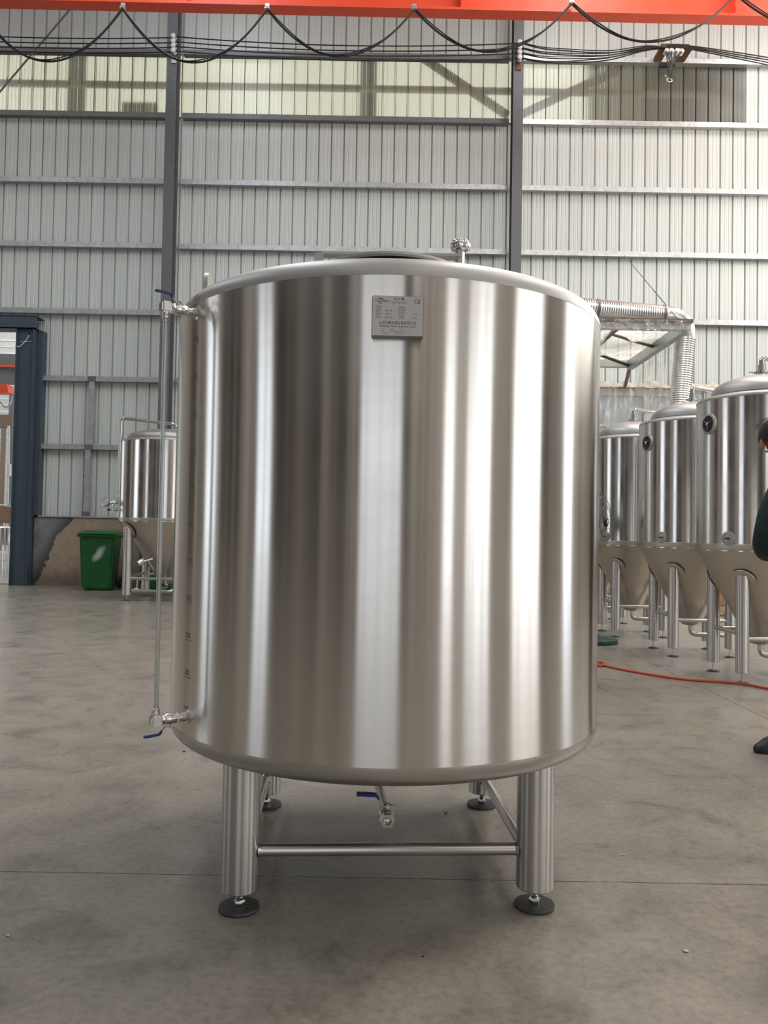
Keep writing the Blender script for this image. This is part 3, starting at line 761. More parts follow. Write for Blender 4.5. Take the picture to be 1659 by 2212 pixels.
# fermenter behind the large tank on the left
LX, LY, LR, LHF = -3.19, 11.72, .695, .44
lf = fermenter('fermenter', LR, 1.125, 2.285, .10, .235, .60, 2.49, .066, LHF)
lf.location = (LX, LY, 0); tag(lf, 'steel conical fermenter against the back wall, partly hidden by the sight tube', 'tank')
for (a, b, z) in (((-LHF, -LHF), (LHF, -LHF), .315), ((-LHF, LHF), (LHF, LHF), .33), ((-LHF, -LHF), (-LHF, LHF), .345), ((LHF, -LHF), (LHF, LHF), .345)):
    MB().cyl((*a, z), (*b, z), .024, 14).build('cross_rail', 'pipe', lf)
Lc = Vector((LX, LY, 0)); loc = lambda x, y, Y: at(x, y, Y)-Lc
YA = LY-.25
pA, pB, pC = loc(263, 903, YA), loc(381, 917, YA), loc(384, 940, YA)
MB().tube(bent([loc(257, 1118, YA), loc(258, 1000, YA), pA, pB, pC+Vector((.02, .0, -.1))], .07, 8), .024, 14).build('cleaning_pipe', 'pipe', lf)
for yy in (1060, 1078, 1098):
    c = loc(258, yy, YA); MB().cyl(c+Vector((0, 0, -.012)), c+Vector((0, 0, .012)), .042, 20).build('clamp_ring', 'fitting', lf)
c = loc(256, 1058, YA); MB().tube([c, (-LR*.93, -.15, c.z)], .011, 8).build('pipe_bracket', 'leg', lf)
c0, c1 = loc(256, 1087, YA), loc(229, 1085, YA-.1); dd = (c1-c0).normalized()
MB().tube([c0, c1], .016, 10).build('branch_pipe', 'pipe', lf)
MB().prof_along(c0+dd*.06, c1, [(.045, 0), (.045, .02), (.02, .022), (.02, .06), (.04, .062), (.04, .08)], 20).build('clamp_ring', 'fitting', lf)
qg = Vector((-.35, -.9, .1)).normalized().to_track_quat('Z', 'Y').to_matrix().to_4x4(); qg.translation = loc(229, 1085, YA-.1)
MB().lathe([(0, -.02), (.05, -.02), (.062, -.01), (.064, .02), (.058, .026), (.052, .02), (0, .018)], 28, qg).build('pressure_gauge', 'plate', lf)
v0, v1 = loc(256, 1101, YA), loc(243, 1101, YA-.05)
MB().tube([v0, v1], .020, 10).build('sample_valve', 'fitting', lf)
MB().tube([v1, loc(238, 1101, YA-.06)], .006, 6).cyl(loc(238, 1101, YA-.06), loc(232, 1101, YA-.07), .017, 10).build('valve_knob', 'blue', lf)
MB().tube(bent([(0, 0, .25), (0, 0, .17), (.0, -.30, .16)], .07, 8), .026, 14).build('outlet_pipe', 'pipe', lf)
MB().tube(bent([loc(285, 1276, YA-.2), loc(375, 1278, YA-.2), loc(392, 1250, YA)], .1, 8), .024, 14).build('lower_pipe', 'pipe', lf)
c = loc(295, 1275, YA-.2); MB().tube([c, c+Vector((.01, 0, .15))], .008, 6).cyl(c+Vector((-.03, 0, 0)), c+Vector((.03, 0, 0)), .034, 14).build('drain_valve', 'fitting', lf)
c = loc(302, 1215, LY-.5); MB().tube([c, c+Vector((.14, .12, .05))], .018, 10).cyl(c+Vector((-.02, -.02, -.02)), c+Vector((.03, .02, .02)), .045, 14).tube([c+Vector((.1, .05, .03)), c+Vector((.19, .03, -.1))], .008, 6).build('cone_valve', 'fitting', lf)

# ================================================================== GREEN BINS
def make_bin(mat):
    b = empty('wheelie_bin')
    def frustum(z0, x0, y0a, y0b, z1, x1, y1a, y1b):
        return MB().add([(-x0, y0a, z0), (x0, y0a, z0), (x0, y0b, z0), (-x0, y0b, z0), (-x1, y1a, z1), (x1, y1a, z1), (x1, y1b, z1), (-x1, y1b, z1)],
                        [(0, 3, 2, 1), (4, 5, 6, 7), (0, 1, 5, 4), (1, 2, 6, 5), (2, 3, 7, 6), (3, 0, 4, 7)])
    frustum(.02, .235, -.26, .17, .90, .275, -.30, .29).build('body', mat, b, bevel=.03, angle=50)
    MB().box((-.305, -.335, .875), (.305, .31, .915)).build('rim', 'green_bin', b, bevel=.012)
    m = MB()
    m.add([(-.30, -.345, .918), (.30, -.345, .918), (.30, .30, .930), (-.30, .30, .930), (-.285, -.32, .945), (.285, -.32, .945), (.285, .29, .962), (-.285, .29, .962), (-.20, -.22, .985), (.20, -.22, .985), (.20, .20, .990), (-.20, .20, .990)],
          [(3, 2, 1, 0), (0, 1, 5, 4), (1, 2, 6, 5), (2, 3, 7, 6), (3, 0, 4, 7), (4, 5, 9, 8), (5, 6, 10, 9), (6, 7, 11, 10), (7, 4, 8, 11), (8, 9, 10, 11)])
    m.build('lid', 'green_bin', b, bevel=.008)
    MB().tube([(-.27, .37, .90), (.27, .37, .90)], .016, 10).box((-.28, .29, .87), (-.24, .385, .915)).box((.24, .29, .87), (.28, .385, .915)).build('handle', 'green_bin', b)
    for s in (-1, 1):
        wl = MB().lathe([(.0, -.022), (.085, -.022), (.10, -.012), (.10, .012), (.085, .022), (0, .022)], 28, Matrix.Translation((s*.262, .225, .10)) @ Matrix.Rotation(PI/2, 4, 'Y')).build('wheel', 'black', b)
        MB().lathe([(.03, -.028), (.03, .028)], 16, Matrix.Translation((s*.262, .225, .10)) @ Matrix.Rotation(PI/2, 4, 'Y'), True, True).build('hub', 'pad', wl)
    MB().cyl((-.24, .225, .10), (.24, .225, .10), .012, 10).build('axle', 'pad', b)
    return b
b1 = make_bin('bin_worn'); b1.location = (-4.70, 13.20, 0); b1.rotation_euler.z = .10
tag(b1, 'green wheeled bin with a pale smear on its front, against the plaster wall', 'bin', 'green wheeled bins')
b2 = make_bin('green_bin'); b2.location = (-3.70, 13.16, 0); b2.rotation_euler.z = -.05
tag(b2, 'green wheeled bin standing behind the legs of the left fermenter', 'bin', 'green wheeled bins')

# ================================================================== CRANE GIRDER AND FESTOON
YC = 11.5
cg = empty('crane_girder', (0, YC, 8.7), 'long orange-red crane girder crossing the top of the hall', 'crane')
gl, gr = at(0, 17, YC), at(1659, 54, YC+.09)
def gline(x):
    t = (x-gl.x)/(gr.x-gl.x); return gl+(gr-gl)*t
ga, gb = gline(-12), gline(10.5)
def gbar(y0, y1, z0, z1, name):
    m = MB(); vs = []
    for p in (ga, gb):
        vs += [(p.x, p.y+y0, p.z+z0), (p.x, p.y+y1, p.z+z0), (p.x, p.y+y1, p.z+z1), (p.x, p.y+y0, p.z+z1)]
    return m.add(vs, [(0, 1, 2, 3), (7, 6, 5, 4)]+[(k, 4+k, 4+(k+1) % 4, (k+1) % 4) for k in range(4)]).build(name, 'crane', cg, world=True, angle=20)
gbar(-.20, .02, 0, .016, 'bottom_flange'); gbar(-.02, 0, .016, .9, 'web'); gbar(-.20, .02, .9, .916, 'top_flange')
gbar(-.205, -.193, -.006, .03, 'flange_lip')
for x in (-7, -3, 1, 5.02, 9):
    p = gline(x); MB().box((p.x-.006, p.y-.19, p.z+.016), (p.x+.006, p.y-.02, p.z+.9)).build('stiffener', 'crane', cg, world=True)
HY = YC-.23
hang = [(-52, 12), (265, 19), (577, 20), (895, 21), (1235, 8)]
pts_h = [at(x, y, HY) for x, y in hang]
pts_h.append(at(1590, -12, HY)); pts_h.append(at(1900, -5, HY))
low = [(115, 133), (412, 135), (735, 122), (1045, 112), (1410, 91), (1740, 60)]
for i, p in enumerate(pts_h):
    hk = empty('cable_hook', p, None, None)
    MB().cyl(p+Vector((0, .02, .07)), p+Vector((0, .0, .0)), .011, 8).cyl(p+Vector((-.035, 0, .01)), p+Vector((.035, 0, .01)), .028, 12).box(p+Vector((-.03, .0, .05)), p+Vector((.03, .035, .09))).build('cable_hook', 'galv', cg, world=True)
    bpy.data.objects.remove(hk)
fest_lab = ['leftmost sag of black cable hanging under the orange girder', 'sag of black cable crossing in front of the left steel column', 'middle sag of black cable between the two steel columns',
            'sag of black cable crossing in front of the right steel column', 'sag of black cable right of the right steel column, above the bundled wires', 'black cable running up at the top right corner under the girder']
for i in range(len(pts_h)-1):
    a, b = pts_h[i], pts_h[i+1]; l = at(*low[i], HY); pts = []
    zl = l.z; ha, hb = max(.05, a.z-zl), max(.05, b.z-zl); tm = math.sqrt(ha)/(math.sqrt(ha)+math.sqrt(hb))
    for k in range(33):
        t = k/32; base = a+(b-a)*t
        z = zl+(ha*((tm-t)/tm)**2 if t < tm else hb*((t-tm)/(1-tm))**2)
        pts.append((base.x, base.y, z))
    m = MB().tube(pts, .015, 8); m.tube([(x+.004, y-.02, z+.012+.014*math.sin(k*.4)) for k, (x, y, z) in enumerate(pts)], .009, 6)
    tag(m.build('festoon_cable', 'wire'), fest_lab[i], 'cable', 'festoon cables under the crane girder')

# ---- power wires on porcelain insulators
YI = YB-.40
insL = [at(375, y, YI) for y in (80, 91, 101, 111)]
insR = [at(1122, y, YI) for y in (93, 104, 115, 126)]
def insulator(p, lab, axis='Y'):
    q = Matrix.Translation(p) @ Matrix.Rotation(PI/2, 4, 'X')
    o = MB().lathe([(0, -.055), (.03, -.055), (.042, -.045), (.042, -.03), (.030, -.018), (.026, 0), (.030, .018), (.042, .03), (.042, .045), (.030, .055), (.012, .058), (0, .05)], 18, q).build('insulator', 'porcelain')
    return tag(o, lab, 'insulator', 'porcelain insulators of the power wires')
rank = ['topmost', 'second', 'third', 'lowest']
for i, p in enumerate(insL): insulator(p, rank[i]+' porcelain insulator on the left steel column')
for i, p in enumerate(insR): insulator(p, rank[i]+' porcelain insulator on the right steel column')
for ps, nm, where in ((insL, 'galv', 'left'), (insR, 'rust', 'right')):
    c = (ps[0]+ps[3])/2; m = MB()
    m.box((c.x-.016, YI+.055, ps[3].z-.16), (c.x+.016, YI+.067, ps[0].z+.05))
    m.box((c.x-.05, YI+.05, ps[3].z-.17), (c.x+.04, YI+.072, ps[3].z-.08))
    tag(m.build('insulator_bracket', nm), 'narrow steel bracket holding four insulators on the '+where+' column', 'bracket')
insP = [at(1439, 112, YI), at(1449, 112, YI-.02), at(1461, 112, YI-.02), at(1471, 113, YI)]
for i, p in enumerate(insP): insulator(p, ['first', 'second', 'third', 'fourth'][i]+' from left of the four insulators by the hanging wire bundle')
ca, cb = at(1418, 118, YB-.12), at(1478, 124, YB-.12)
MB_ = MB().box((ca.x, YB-.35, ca.z-.03), (ca.x+.14, YB+.03, ca.z+.03)).box((cb.x-.12, YB-.35, ca.z-.03), (cb.x+.06, YB+.03, ca.z+.03)).box((ca.x, YB-.36, ca.z-.01), (cb.x, YB-.33, ca.z+.05))
rbr = tag(MB_.build('insulator_bracket', 'rust'), 'rusty bracket on the girt under the four right-hand insulators', 'bracket')
def sag(a, b, s, n=20):
    return [a+(b-a)*(k/n)+Vector((0, 0, -4*s*(k/n)*(1-k/n))) for k in range(n+1)]
wl_ = ['topmost', 'second from top', 'third from top', 'lowest']
for i in range(4):
    a = at(-60, (77, 88, 99, 108)[i], YI); m = MB()
    m.tube(sag(a, insL[i]+Vector((0, 0, -.01)), .03)+sag(insL[i]+Vector((.02, -.02, -.005)), insR[i]+Vector((0, -.01, -.01)), .10), .010, 6)
    tag(m.build('power_wire', 'wire'), wl_[i]+' of the four straight black wires left of the right column', 'wire', 'straight power wires along the wall')
for i in range(4):
    m = MB(); mid = at(1385, 104+i*2.5, YI); end = insP[i % 2]+Vector((0, 0, .03))
    lowp = at(1225, (110, 119, 127, 136)[i], YI)
    pts = [insR[i]+Vector((.03, 0, 0)), insR[i]*.55+lowp*.45+Vector((0, 0, -.03)), lowp, lowp*.45+mid*.55+Vector((0, 0, -.06)), mid, mid*.4+end*.6+Vector((0, 0, .03)), end]
    from mathutils import geometry
    sm = []
    for k in range(len(pts)-1):
        p0, p1, p2, p3 = pts[max(k-1, 0)], pts[k], pts[k+1], pts[min(k+2, len(pts)-1)]
        for t in [j/6 for j in range(6)]:
            sm.append(.5*((2*p1)+(-p0+p2)*t+(2*p0-5*p1+4*p2-p3)*t*t+(-p0+3*p1-3*p2+p3)*t**3))
    sm.append(pts[-1]); m.tube(sm, .010, 6); m.tube([p+Vector((0, -.02, .025*math.sin(PI*k/len(sm)))) for k, p in enumerate(sm)], .008, 6)
    tag(m.build('power_wire', 'wire'), wl_[i]+' of the drooping black wires between the right column and the bundle', 'wire', 'drooping power wires right of the column')
for i in range(4):
    m = MB(); a = insP[2+i % 2]+Vector((0, 0, .03)); pk_ = at(1496, 99+i*2, YI); e = at(1700, 131+i*6, YI)
    pts = []
    for k in range(19):
        t = k/18; p = a*(1-t)**2+(pk_*2-(a+e)*.5+Vector((-.35, 0, .02)))*2*t*(1-t)+e*t*t; pts.append(p)
    m.tube(pts, .010, 6); tag(m.build('power_wire', 'wire'), wl_[i]+' of the thin black wires leaving to the right edge', 'wire', 'power wires leaving right')
m = MB(); bt = at(1447, 168, YI-.02)
for i in range(8):
    a = insP[i % 4]+Vector((random.uniform(-.02, .02), -.05, -.02)); mid = at(1446+random.uniform(-7, 7), 140, YI-.05)
    m.tube([a, a*.5+mid*.5+Vector((0, 0, -.03)), mid, bt+Vector((random.uniform(-.012, .012), 0, random.uniform(-.01, .02)))], .010, 6)
tag(m.build('wire_bundle', 'wire'), 'black bundle of wires hanging in a loop below the insulators', 'cable')
p = at(1446, 173, YI-.02); tag(MB().torus(.045, .009, 0, 20, 6, Matrix.Translation(p) @ Matrix.Rotation(1.2, 4, 'X')).tube([p+Vector((-.05, 0, .05)), p+Vector((-.08, 0, .09))], .008, 6).build('wire_tie', 'porcelain'), 'pale loop of tape tied at the foot of the wire bundle', 'tape')
p0, p1 = at(1425, 134, YI+.1), at(1444, 143, YI+.1)
MB().box((p0.x, p0.y, p1.z), (p1.x, p0.y+.06, p0.z)).box((p1.x, p0.y+.02, p1.z+.02), (p1.x+.13, p0.y+.05, p0.z-.01)).build('cable_clip', 'black', rbr)
# brace rod at the upper left
ra, rb = at(160, 10, YB-.2), at(-40, 245, YB-.2)
tag(MB().tube([ra, rb], .016, 8).build('brace_rod', 'column'), 'thin dark brace rod slanting across the upper left wall', 'rod')

# ================================================================== PLASTIC CANOPY, DUCT, BOOTH
YN, YFR, CZ = 8.9, 10.9, 3.37; CX0, CX1 = 1.55, 3.415
cn = empty('plastic_canopy', (2.5, 9.9, CZ), 'suspended canopy frame wrapped in clear plastic film above the fermenters', 'canopy')
s = .045
for nm, lo, hi, mt in (('frame_tube', (CX0, YN-s, CZ-.0), (CX1, YN+s, CZ+.07), 'white_frame'), ('frame_tube', (CX0, YFR-s, CZ), (CX1, YFR+s, CZ+.09), 'white_frame'),
                       ('frame_tube', (CX1-.09, YN, CZ-.03), (CX1-.01, YFR, CZ+.09), 'galv'), ('frame_tube', (CX0, YN, CZ), (CX0+.08, YFR, CZ+.09), 'galv'),
                       ('frame_tube', (2.62, YN, CZ+.03), (2.66, YFR, CZ+.07), 'brown_bar')):
    MB().box(lo, hi).build(nm, mt, cn, world=True)
MB().tube([(2.65, 9.3, CZ+.05), (3.36, 9.9, CZ+.05)], .02, 6).build('frame_tube', 'brown_bar', cn, world=True)
MB().tube([(1.7, 9.2, CZ+.05), (3.33, 10.85, CZ+.02)], .022, 6).build('frame_tube', 'dark_green', cn, world=True)
MB().box((CX0, YN-.07, CZ+.07), (CX1+.02, YN+.05, CZ+.115)).build('edge_board', 'brown_bar', cn, world=True)
def sheetgrid(fn, nu, nv):
    m = MB(); m.add([fn(i/nu, j/nv) for j in range(nv+1) for i in range(nu+1)], [(j*(nu+1)+i, j*(nu+1)+i+1, (j+1)*(nu+1)+i+1, (j+1)*(nu+1)+i) for j in range(nv) for i in range(nu)]); return m
from mathutils import noise as mnoise
def nz(x, y, z=0): return mnoise.noise(Vector((x, y, z)))
sheetgrid(lambda u, v: (CX0+(CX1-CX0)*u, YN+(YFR-YN)*v, CZ+.10-.10*math.sin(PI*u)*math.sin(PI*v)+.04*nz(u*7, v*9)), 28, 28).build('top_film', 'film_top', cn, world=True, angle=80)
def curt(u, v):
    hang = .62+.25*u
    return (CX1+.02+.05*nz(u*14, v*1.6, 3)*v+.03*math.sin(u*30+v*3)*v, YN-.06+(YFR-YN+.05)*u, CZ+.05-hang*v)
sheetgrid(curt, 60, 16).build('side_film', 'film', cn, world=True, angle=80)
sheetgrid(lambda u, v: (CX0+(CX1+.03-CX0)*u, YN-.075-.03*nz(u*18, v*3, 5), CZ+.10-(.13+.05*nz(u*6, 1))*v), 60, 6).build('front_film', 'film', cn, world=True, angle=80)
for p in ((1481, 733), (1430, 755), (1397, 775)):
    k = (p[0]-836)/1711.5; Yk = CX1/k; c = Vector((CX1+.03, Yk, CZ+.02))
    MB().tube(bent([c+Vector((0, 0, .05)), c+Vector((.03, 0, .03)), c+Vector((.03, 0, -.22))], .02), .006, 6).build('film_clip', 'white_tape', cn, world=True)
fp = Vector((CX1-.05, YFR, CZ)); tp = at(1350, 836, 12.0)
MB().cyl(fp, tp, .028, 6).build('brace_bar', 'brown_bar', cn, world=True)
tag(MB().tube([at(1349, 552, YB+.035), at(1473, 700, 9.0)], .006, 6).build('suspension_wire', 'dark_green'), 'thin dark wire from a wall girt down to the canopy corner', 'wire')
# foil duct
du = empty('exhaust_duct', (3.5, 9.75, 2), 'silver foil ventilation duct, horizontal run turning down beside the canopy', 'duct')
YD = 9.75; hA, hB = at(1270, 668, YD), at(1437, 683, YD)
def corr(a, b, r, pitch=.028, dr=.007, seg=28):
    L = (Vector(b)-Vector(a)).length; n = max(4, int(L/pitch*2)); return MB().prof_along(a, b, [(r+(dr if k % 2 else 0), L*k/n) for k in range(n+1)], seg)
hA2 = hA-(hB-hA).normalized()*1.2
corr(hA2, hB, .125).build('horizontal_run', 'foil', du, world=True, angle=15)
el = arc(hB+Vector((.06, 0, -.19)), (0, 0, 1), (1, 0, -.05), .19, 0, PI/2, 7)
xv = 3.525
MB().tube([hB]+el+[el[-1]+Vector((0, 0, -.10))], .118, 24).build('elbow', 'foil', du, world=True, angle=15)
corr(Vector((el[-1].x, YD, el[-1].z-.08)), Vector((xv, YD, 1.2)), .117).build('vertical_run', 'foil', du, world=True, angle=15)
for c in (hB-(hB-hA)*.05, hA+(hB-hA)*.10):
    MB().prof_along(c, c+(hB-hA), [(.134, 0), (.137, .01), (.134, .022)], 32).build('collar', 'brown_bar', du, world=True)
# white partition booth at the back
YBO = 12.0
bo = empty('partition_booth', (4.0, YBO, 0), 'white framed partition booth with pale panes behind the fermenters', 'booth')
BX0, BX1, BZ = 2.4, 5.15, 3.28
MB().box((BX0, YBO, BZ-.10), (BX1, YBO+.06, BZ)).build('head_rail', 'white_frame', bo, world=True)
MB().box((BX0, YBO, .0), (BX1, YBO+.06, .12)).build('sill_rail', 'white_frame', bo, world=True)
MB().box((BX0, YBO-.005, 1.05), (BX1, YBO+.06, 1.15)).build('mid_rail', 'white_frame', bo, world=True)
mx = [BX0, at(1396, 900, YBO).x-.04, 4.75, BX1-.08]
for x in mx: MB().box((x, YBO-.01, 0), (x+.08, YBO+.065, BZ-.1)).build('mullion', 'white_frame', bo, world=True)
for i in range(3):
    MB().box((mx[i]+.08, YBO+.025, 1.15), (mx[i+1], YBO+.035, BZ-.1)).build('pane', 'booth_pane', bo, world=True)
    MB().box((mx[i]+.08, YBO+.02, .12), (mx[i+1], YBO+.04, 1.05)).build('lower_panel', 'white_frame', bo, world=True)
MB().box((BX0, YBO+.06, BZ-.03), (BX1, YB-.2, BZ)).build('roof_panel', 'white_frame', bo, world=True)
def crump(u, v):
    x = BX0+(BX1-BX0)*u; rid = .10+.08*nz(u*9, 0, 1)+.05*nz(u*25, 0, 2)
    return (x, YBO-.08+.5*v+.04*nz(u*20, v*5), BZ+.005+max(.0, rid)*math.sin(PI*min(1, v*1.0))**.6+.03*abs(nz(u*40, v*6, 4)))
tag(sheetgrid(crump, 90, 8).build('crumpled_film', 'film_beige', angle=25), 'crumpled beige plastic film lying along the top of the white booth', 'plastic sheet')
def hangf(u, v):
    x = 2.9+(BX1-2.9)*u; L = .55+.35*nz(u*7, 2)+.2*nz(u*23, 5)
    return (x+.03*nz(u*30, v*3), YBO-.10-.02*nz(u*40, v*2, 7), BZ+.06-max(.12, L)*v)
tag(sheetgrid(hangf, 90, 10).build('hanging_film', 'film', angle=80), 'clear plastic film hanging down over the panes of the booth', 'plastic sheet')
# pallet with cartons seen between the fermenter legs
pl = empty('pallet', (4.9, 10.9, 0), 'wooden pallet on the floor behind the fermenter legs', 'pallet')
for k in range(5): MB().box((-.55, -.45+.2*k, .105), (.55, -.35+.2*k, .125)).build('deck_board', 'wood', pl)
for k in (-.5, 0, .42): MB().box((k, -.45, .02), (k+.09, .45, .105)).build('bearer', 'wood', pl)
for dx, dy, dz, sx, sy, sz, mt, lab in ((-.45, -.3, .126, .42, .4, .22, 'cardboard', 'brown carton at the left end of the wooden pallet'), (.02, -.25, .126, .45, .4, .16, 'cardboard', 'low brown carton at the right end of the pallet')):
    o = empty('carton', (4.9+dx+sx/2, 10.9+dy+sy/2, dz), lab, 'box', 'cartons on the pallet')
    MB().box((-sx/2, -sy/2, 0), (sx/2, sy/2, sz)).build('carton_body', mt, o, bevel=.004)
    MB().box((-.025, -sy/2-.001, sz*.5), (.025, sy/2+.001, sz+.001)).build('packing_tape', 'film_beige', o)

# ================================================================== FLOOR FAN
fb = floor_at(1284, 1388); fc = at(1280, 1127, fb.y+.0)
fan = empty('floor_fan', (fb.x, fb.y, 0), 'floor standing fan with wire guard and dark green round base', 'fan')
MB().lathe([(0, 0), (.215, 0), (.222, .008), (.222, .040), (.205, .052), (.06, .066), (.03, .09), (0, .09)], 48).build('base', 'dark_green', fan)
hx = fc-Vector((fb.x, fb.y, 0))
MB().cyl((0, 0, .06), (0, 0, .75), .022, 16).cyl((0, 0, .72), (0, 0, hx.z-.06), .015, 12).build('pole', 'dark_green', fan)
qf = Vector((math.sin(math.radians(55)), -math.cos(math.radians(55)), 0)).to_track_quat('Z', 'Y').to_matrix().to_4x4(); qf.translation = Vector((0, 0, hx.z))
MB().lathe([(0, -.22), (.07, -.21), (.085, -.16), (.08, -.06), (.05, -.03), (0, -.03)], 24, qf).build('motor', 'dark_green', fan)
GRD = .295
gd = MB()
for k in range(28):
    a = 2*PI*k/28; c, sn2 = math.cos(a), math.sin(a)
    gd.tube([qf @ Vector((c*r, sn2*r, z)) for r, z in ((.05, .10), (.15, .095), (.24, .07), (.285, .03), (GRD, 0), (.27, -.06), (.18, -.09), (.08, -.10))], .0014, 4)
for r, z in ((GRD, 0), (.24, .07), (.15, .096), (.24, -.075)): gd.torus(r, .0024, z, 48, 5, qf)
gd.build('wire_guard', 'guard_wire', fan)
bl = MB()
for k in range(3):
    a0 = 2*PI*k/3; vs, fs = [], []
    for i in range(7):
        r = .045+.215*i/6
        for j in range(5):
            t = j/4-.5; wdt = .9*(1-.3*i/6); a = a0+t*wdt; vs.append(qf @ Vector((r*math.cos(a), r*math.sin(a), .03*t*2)))
    for i in range(6):
        for j in range(4): fs.append((i*5+j, i*5+j+1, i*5+j+6, i*5+j+5))
    bld = MB().add(vs, fs).build('blade', 'galv', fan)
cpv = MB().lathe([(.05, .095), (.052, .108), (.035, .118), (0, .12)], 28, qf).build('guard_cap', 'black', fan)
MB().lathe([(.022, .119), (0, .122)], 20, qf).build('cap_badge', 'white_tape', cpv)

# ================================================================== FLOOR ITEMS
oc = [floor_at(x, y, .010) for x, y in ((1240, 1418), (1285, 1432), (1330, 1443), (1400, 1456), (1480, 1467.5), (1560, 1473), (1610, 1478), (1659, 1487), (1760, 1500))]
def smooth(pts, n=8):
    sm = []
    for k in range(len(pts)-1):
        p0, p1, p2, p3 = pts[max(k-1, 0)], pts[k], pts[k+1], pts[min(k+2, len(pts)-1)]
        for j in range(n):
            t = j/n; sm.append(.5*((2*p1)+(-p0+p2)*t+(2*p0-5*p1+4*p2-p3)*t*t+(-p0+3*p1-3*p2+p3)*t**3))
    return sm+[pts[-1]]
m = MB().tube(smooth(oc), .009, 8)
lp = [floor_at(x, y, .012) for x, y in ((1255, 1424), (1290, 1437), (1305, 1436), (1302, 1431), (1280, 1430))]
m.tube(smooth(lp), .009, 8); tag(m.build('extension_cord', 'orange_cable'), 'orange-red extension cord lying across the floor at right', 'cord')
def chip(x, y, r, lab, mat='pebble'):
    p = floor_at(x, y); rnd = random.Random(int(x)); bm = bmesh.new(); bmesh.ops.create_icosphere(bm, subdivisions=1, radius=r)
    for v in bm.verts: v.co = Vector((v.co.x*rnd.uniform(.9, 1.5), v.co.y*rnd.uniform(.6, 1.1), v.co.z*.45*rnd.uniform(.7, 1.2)+r*.42))
    me = bpy.data.meshes.new('floor_chip'); bm.to_mesh(me); bm.free(); me.materials.append(MAT[mat]); o = bpy.data.objects.new('floor_chip', me); COL.objects.link(o); o.location = (p.x, p.y, 0)
    return tag(o, lab, 'chip', 'small chips lying on the floor')
chip(1482, 2056, .0068, 'pale torn chip on the floor at lower right, in front of the joint')
chip(17, 2022, .0050, 'small white chip on the floor at the lower left edge')
chip(1348, 1848, .0050, 'small pale pebble on the floor right of the right front leg')
chip(963, 1757, .0052, 'small black speck on the floor under the tank near the rear leg', 'black')
chip(914, 2067, .0030, 'tiny black speck on the floor below the right front foot', 'black')
chip(398, 1624, .0065, 'short black scrap on the floor left of the tank bottom', 'black')

# ================================================================== BEYOND THE DOORWAY
YH = 30.0
tag(MB().box((-22, YB+.28, -.1), (-6.0, YH, 0)).build('floor', 'floor'), kind='structure')
tag(MB().box((-22, YH, 0), (-3, YH+.1, 11)).build('wall_back', 'white_paint'), kind='structure')
tag(MB().box((-22, YB+.3, 10), (-16.2, YH, 10.1)).build('ceiling', 'white_paint'), kind='structure')
for k in range(16):
    c = at(10, 735+k*14, 28); MB().box((-20, 27.9, c.z-.05), (-9, 28.0, c.z+.02)).build('far_girt', 'galv', tag(empty('trim_%d' % (k+1), (0, 0, 0)), kind='structure'))
daylight('far_daylight', (-13, 21, 9.8), (0, 0, 0), 5, 12, 3.2, NEUT)
def fbeam(x0, x1, y0, y1, Y, name, mat, thick=.25):
    a, b = at(x0, y1, Y), at(x1, y0, Y); o = MB().box((a.x, Y, a.z), (b.x, Y+thick, b.z)).build(name, mat); return tag(o, kind='structure')
fbeam(-120, 45, 765, 787, 20, 'crane_beam', 'column'); fbeam(-120, 45, 794, 825, 19.9, 'crane_beam', 'column'); fbeam(-120, 45, 787.5, 790.5, 19.8, 'crane_rail', 'orange_cable', .1)
fbeam(-120, 27, 896, 920, 21, 'crane_beam', 'brown_bar'); fbeam(33, 46, 718, 1225, 19, 'steel_column', 'column', .3); fbeam(10, 20, 846, 1190, 24, 'steel_column', 'column', .3); fbeam(-6, 4, 920, 1190, 25, 'steel_column', 'brown_bar', .3)
a, b = at(-60, 828, 17), at(18, 848, 17)
o = MB(); o.add([(a.x, 17, b.z), (b.x, 17, b.z+.0), (b.x-.04, 17, a.z), (a.x, 17, a.z), (a.x, 17.3, b.z), (b.x, 17.3, b.z), (b.x-.04, 17.3, a.z), (a.x, 17.3, a.z)], [(0, 1, 2, 3), (7, 6, 5, 4), (0, 4, 5, 1), (1, 5, 6, 2), (2, 6, 7, 3), (3, 7, 4, 0)])
tag(o.build('crane_end_carriage', 'crane'), 'end of an orange crane beam seen through the doorway at left', 'crane')
p = [at(x, y, 17.2) for x, y in ((-10, 850), (0, 868), (12, 880), (22, 872), (26, 855))]
tag(MB().tube(smooth(p), .02, 6).build('loop_cable', 'film_beige'), 'pale cable hanging in a loop beyond the doorway', 'cable')
c = at(18, 1000, 18); tag(MB().cyl(at(19, 920, 18), (at(17, 1135, 18).x, 18, 0), .03, 8).prof_along(at(18.5, 1003, 18), at(18.3, 1027, 18), [(.06, 0), (.06, .27)], 12).build('standing_pipe', 'white_frame'), 'slim white standing pipe beyond the doorway', 'pipe')
pg = at(27, 1093, 15.5); qq = Matrix.Translation(pg) @ Matrix.Rotation(PI/2, 4, 'X')
gg = empty('dial_gauge', pg, 'round white dial gauge beside the doorway jamb', 'gauge')
qq = Matrix.Rotation(PI/2, 4, 'X')
MB().lathe([(0, -.02), (.068, -.02), (.072, 0), (.072, .03), (.064, .034), (.06, .026)], 32, qq).build('case', 'galv', gg)
MB().lathe([(.062, .024), (0, .0245)], 32, qq).build('dial', 'white_tape', gg)
MB().box((-.002, -.028, -.01), (.002, -.0255, .05), Matrix.Rotation(.7, 4, 'Y')).build('pointer', 'black', gg)
MB().tube([(-.07, .0, 0), (-.35, .05, .02)], .014, 8).build('stem', 'galv', gg)
pc = at(11, 1112, 15.4)
